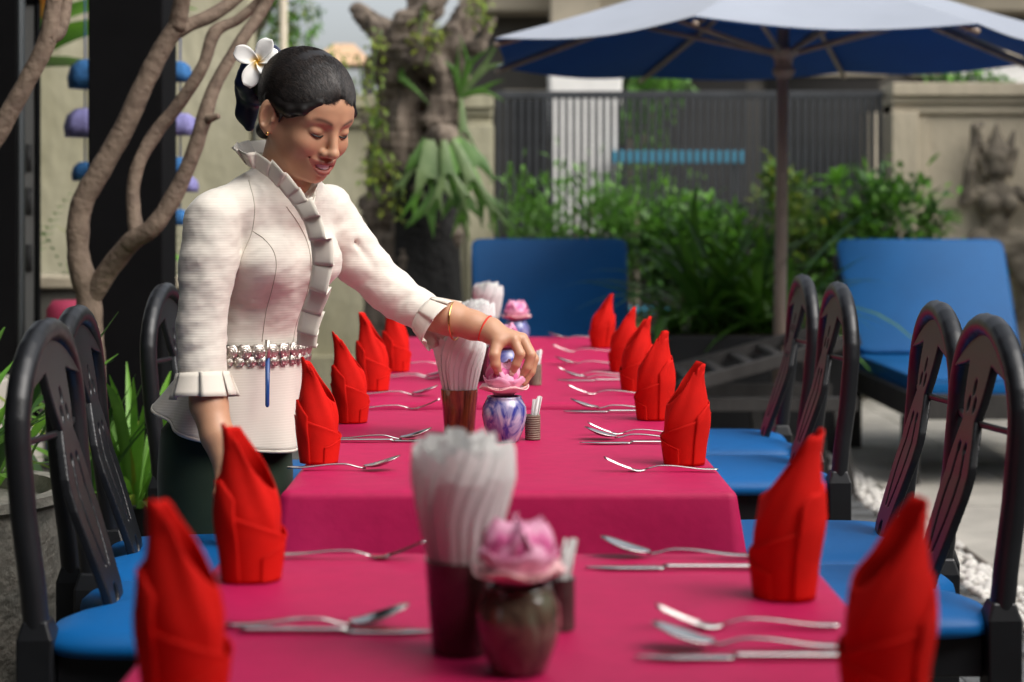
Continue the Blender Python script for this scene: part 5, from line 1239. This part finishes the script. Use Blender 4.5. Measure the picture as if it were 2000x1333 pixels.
for row,(dz,nn_,sc) in enumerate(((.0065,27,1.22),(-.0125,32,.85))):
    for k in range(nn_):
        a = 2*math.pi*k/nn_; p = Vector(ring(bc,a,.1005,.1260))+Vector((0,0,dz)); nrm = Vector(Fb*math.cos(a)/.1+Lb*math.sin(a)/.126).normalized()
        o = bpy.data.objects.new('rosette',dme); COL.objects.link(o); o.parent = bo; o.matrix_local = Matrix.Translation(p) @ nrm.to_track_quat('Z','Y').to_matrix().to_4x4() @ Matrix.Scale(sc,4)
# bracelets
def bangle(c, d, r, th, m, name, tl=0):
    d = Vector(d).normalized(); d = (d+Vector((0,0,tl))).normalized(); a_ = d.cross(Vector((0,1,.1))).normalized(); b_ = d.cross(a_); c = Vector(c)
    child(MB().tube([c+(a_*math.cos(2*math.pi*k/40)+b_*math.sin(2*math.pi*k/40))*r for k in range(41)],th,8,False),name,m)
fd = wr-P_(880,622,3.50)
bangle(P_(889,627,3.497),fd,.0385,.0020,M['gold'],'gold_bangle',.25); bangle(P_(948,642,3.478),fd,.0265,.0020,mat('red_cord',(.75,.04,.02),.7),'red_cord_bracelet',-.15)
# finger nails
M['nail'] = mat('nail',(.62,.36,.30),.25)
for (x,y,Y,dx) in ((999,730,3.4385,-.0),(1014,739,3.4505,0),(973,728,3.4315,.0)):
    p = V_(x,y,Y); child(MB().grid(lambda u,v: p+Vector(((v-.5)*.0085,-.0012+.004*(v-.5)**2*40*.01,.006-.011*u)),3,4),'finger_nail',M['nail'],solid=-.0006)
# plumeria in the hair
fc = Vector(H(-.112,-.060,.060))+PB
pf = thing('plumeria_flower','white plumeria with yellow heart tucked in the dark hair bun','flower',tuple(fc))
M['plum'] = mat('plumeria_petal',(.86,.85,.81),.45)
t_ = M['plum'].node_tree; N_ = t_.nodes; tc_ = N_.new('ShaderNodeTexCoord'); vl = N_.new('ShaderNodeVectorMath'); vl.operation = 'LENGTH'; t_.links.new(tc_.outputs['Object'],vl.inputs[0])
rp_ = N_.new('ShaderNodeValToRGB'); rp_.color_ramp.elements[0].position = .006; rp_.color_ramp.elements[0].color = (.80,.50,.03,1); rp_.color_ramp.elements[1].position = .019; rp_.color_ramp.elements[1].color = (.86,.85,.81,1)
t_.links.new(vl.outputs['Value'],rp_.inputs[0]); t_.links.new(rp_.outputs[0],N_['Principled BSDF'].inputs['Base Color'])
nF = Vector((.10,-.95,.28)).normalized(); aF = nF.cross(Vector((0,0,1))).normalized(); bF = aF.cross(nF)
for k,(ang,L) in enumerate(((62,.052),(22,.046),(-40,.038),(-112,.052),(156,.050))):
    q = R(ang); d = aF*-math.cos(q)*-1+bF*math.sin(q) if True else None; d = (Vector((math.cos(q),0,math.sin(q)))+nF*.25).normalized(); sd_ = d.cross(nF).normalized()
    def pl_(u,v):
        x = (v-.5)*2; w_ = .0195*(math.sin(math.pi*min(1,.08+u*.87))**.65)*(.55+.6*u); return d*L*u+sd_*x*w_+nF*(.006*x*x*(1-u)+.004*math.sin(u*3)+.004*x)
    MB().grid(pl_,10,8).build('petal',M['plum'],pf,solid=-.0012)
# pen hooked on the belt
pp = P_(523,700,3.30)
pb = Vector(P_(522,796,3.318))+PB
pe = thing('ballpoint_pen','blue ballpoint pen hooked on the silver belt','pen',tuple(pb)); pe.rotation_euler = (R(-3),0,0)
MB().tube([(0,0,.0),(0,0,.004),(0,0,.094)],[.002,.0042,.0045],12).build('barrel',mat('blue_plastic',(.012,.07,.27),.3,coat=.4),pe)
MB().tube([(0,0,.094),(0,0,.128)],.0048,12).build('cap',M['silver'],pe); MB().bar((0,-.006,.128),(0,-.006,.092),.003,.0015,up=(0,1,0)).build('clip',M['silver'],pe)
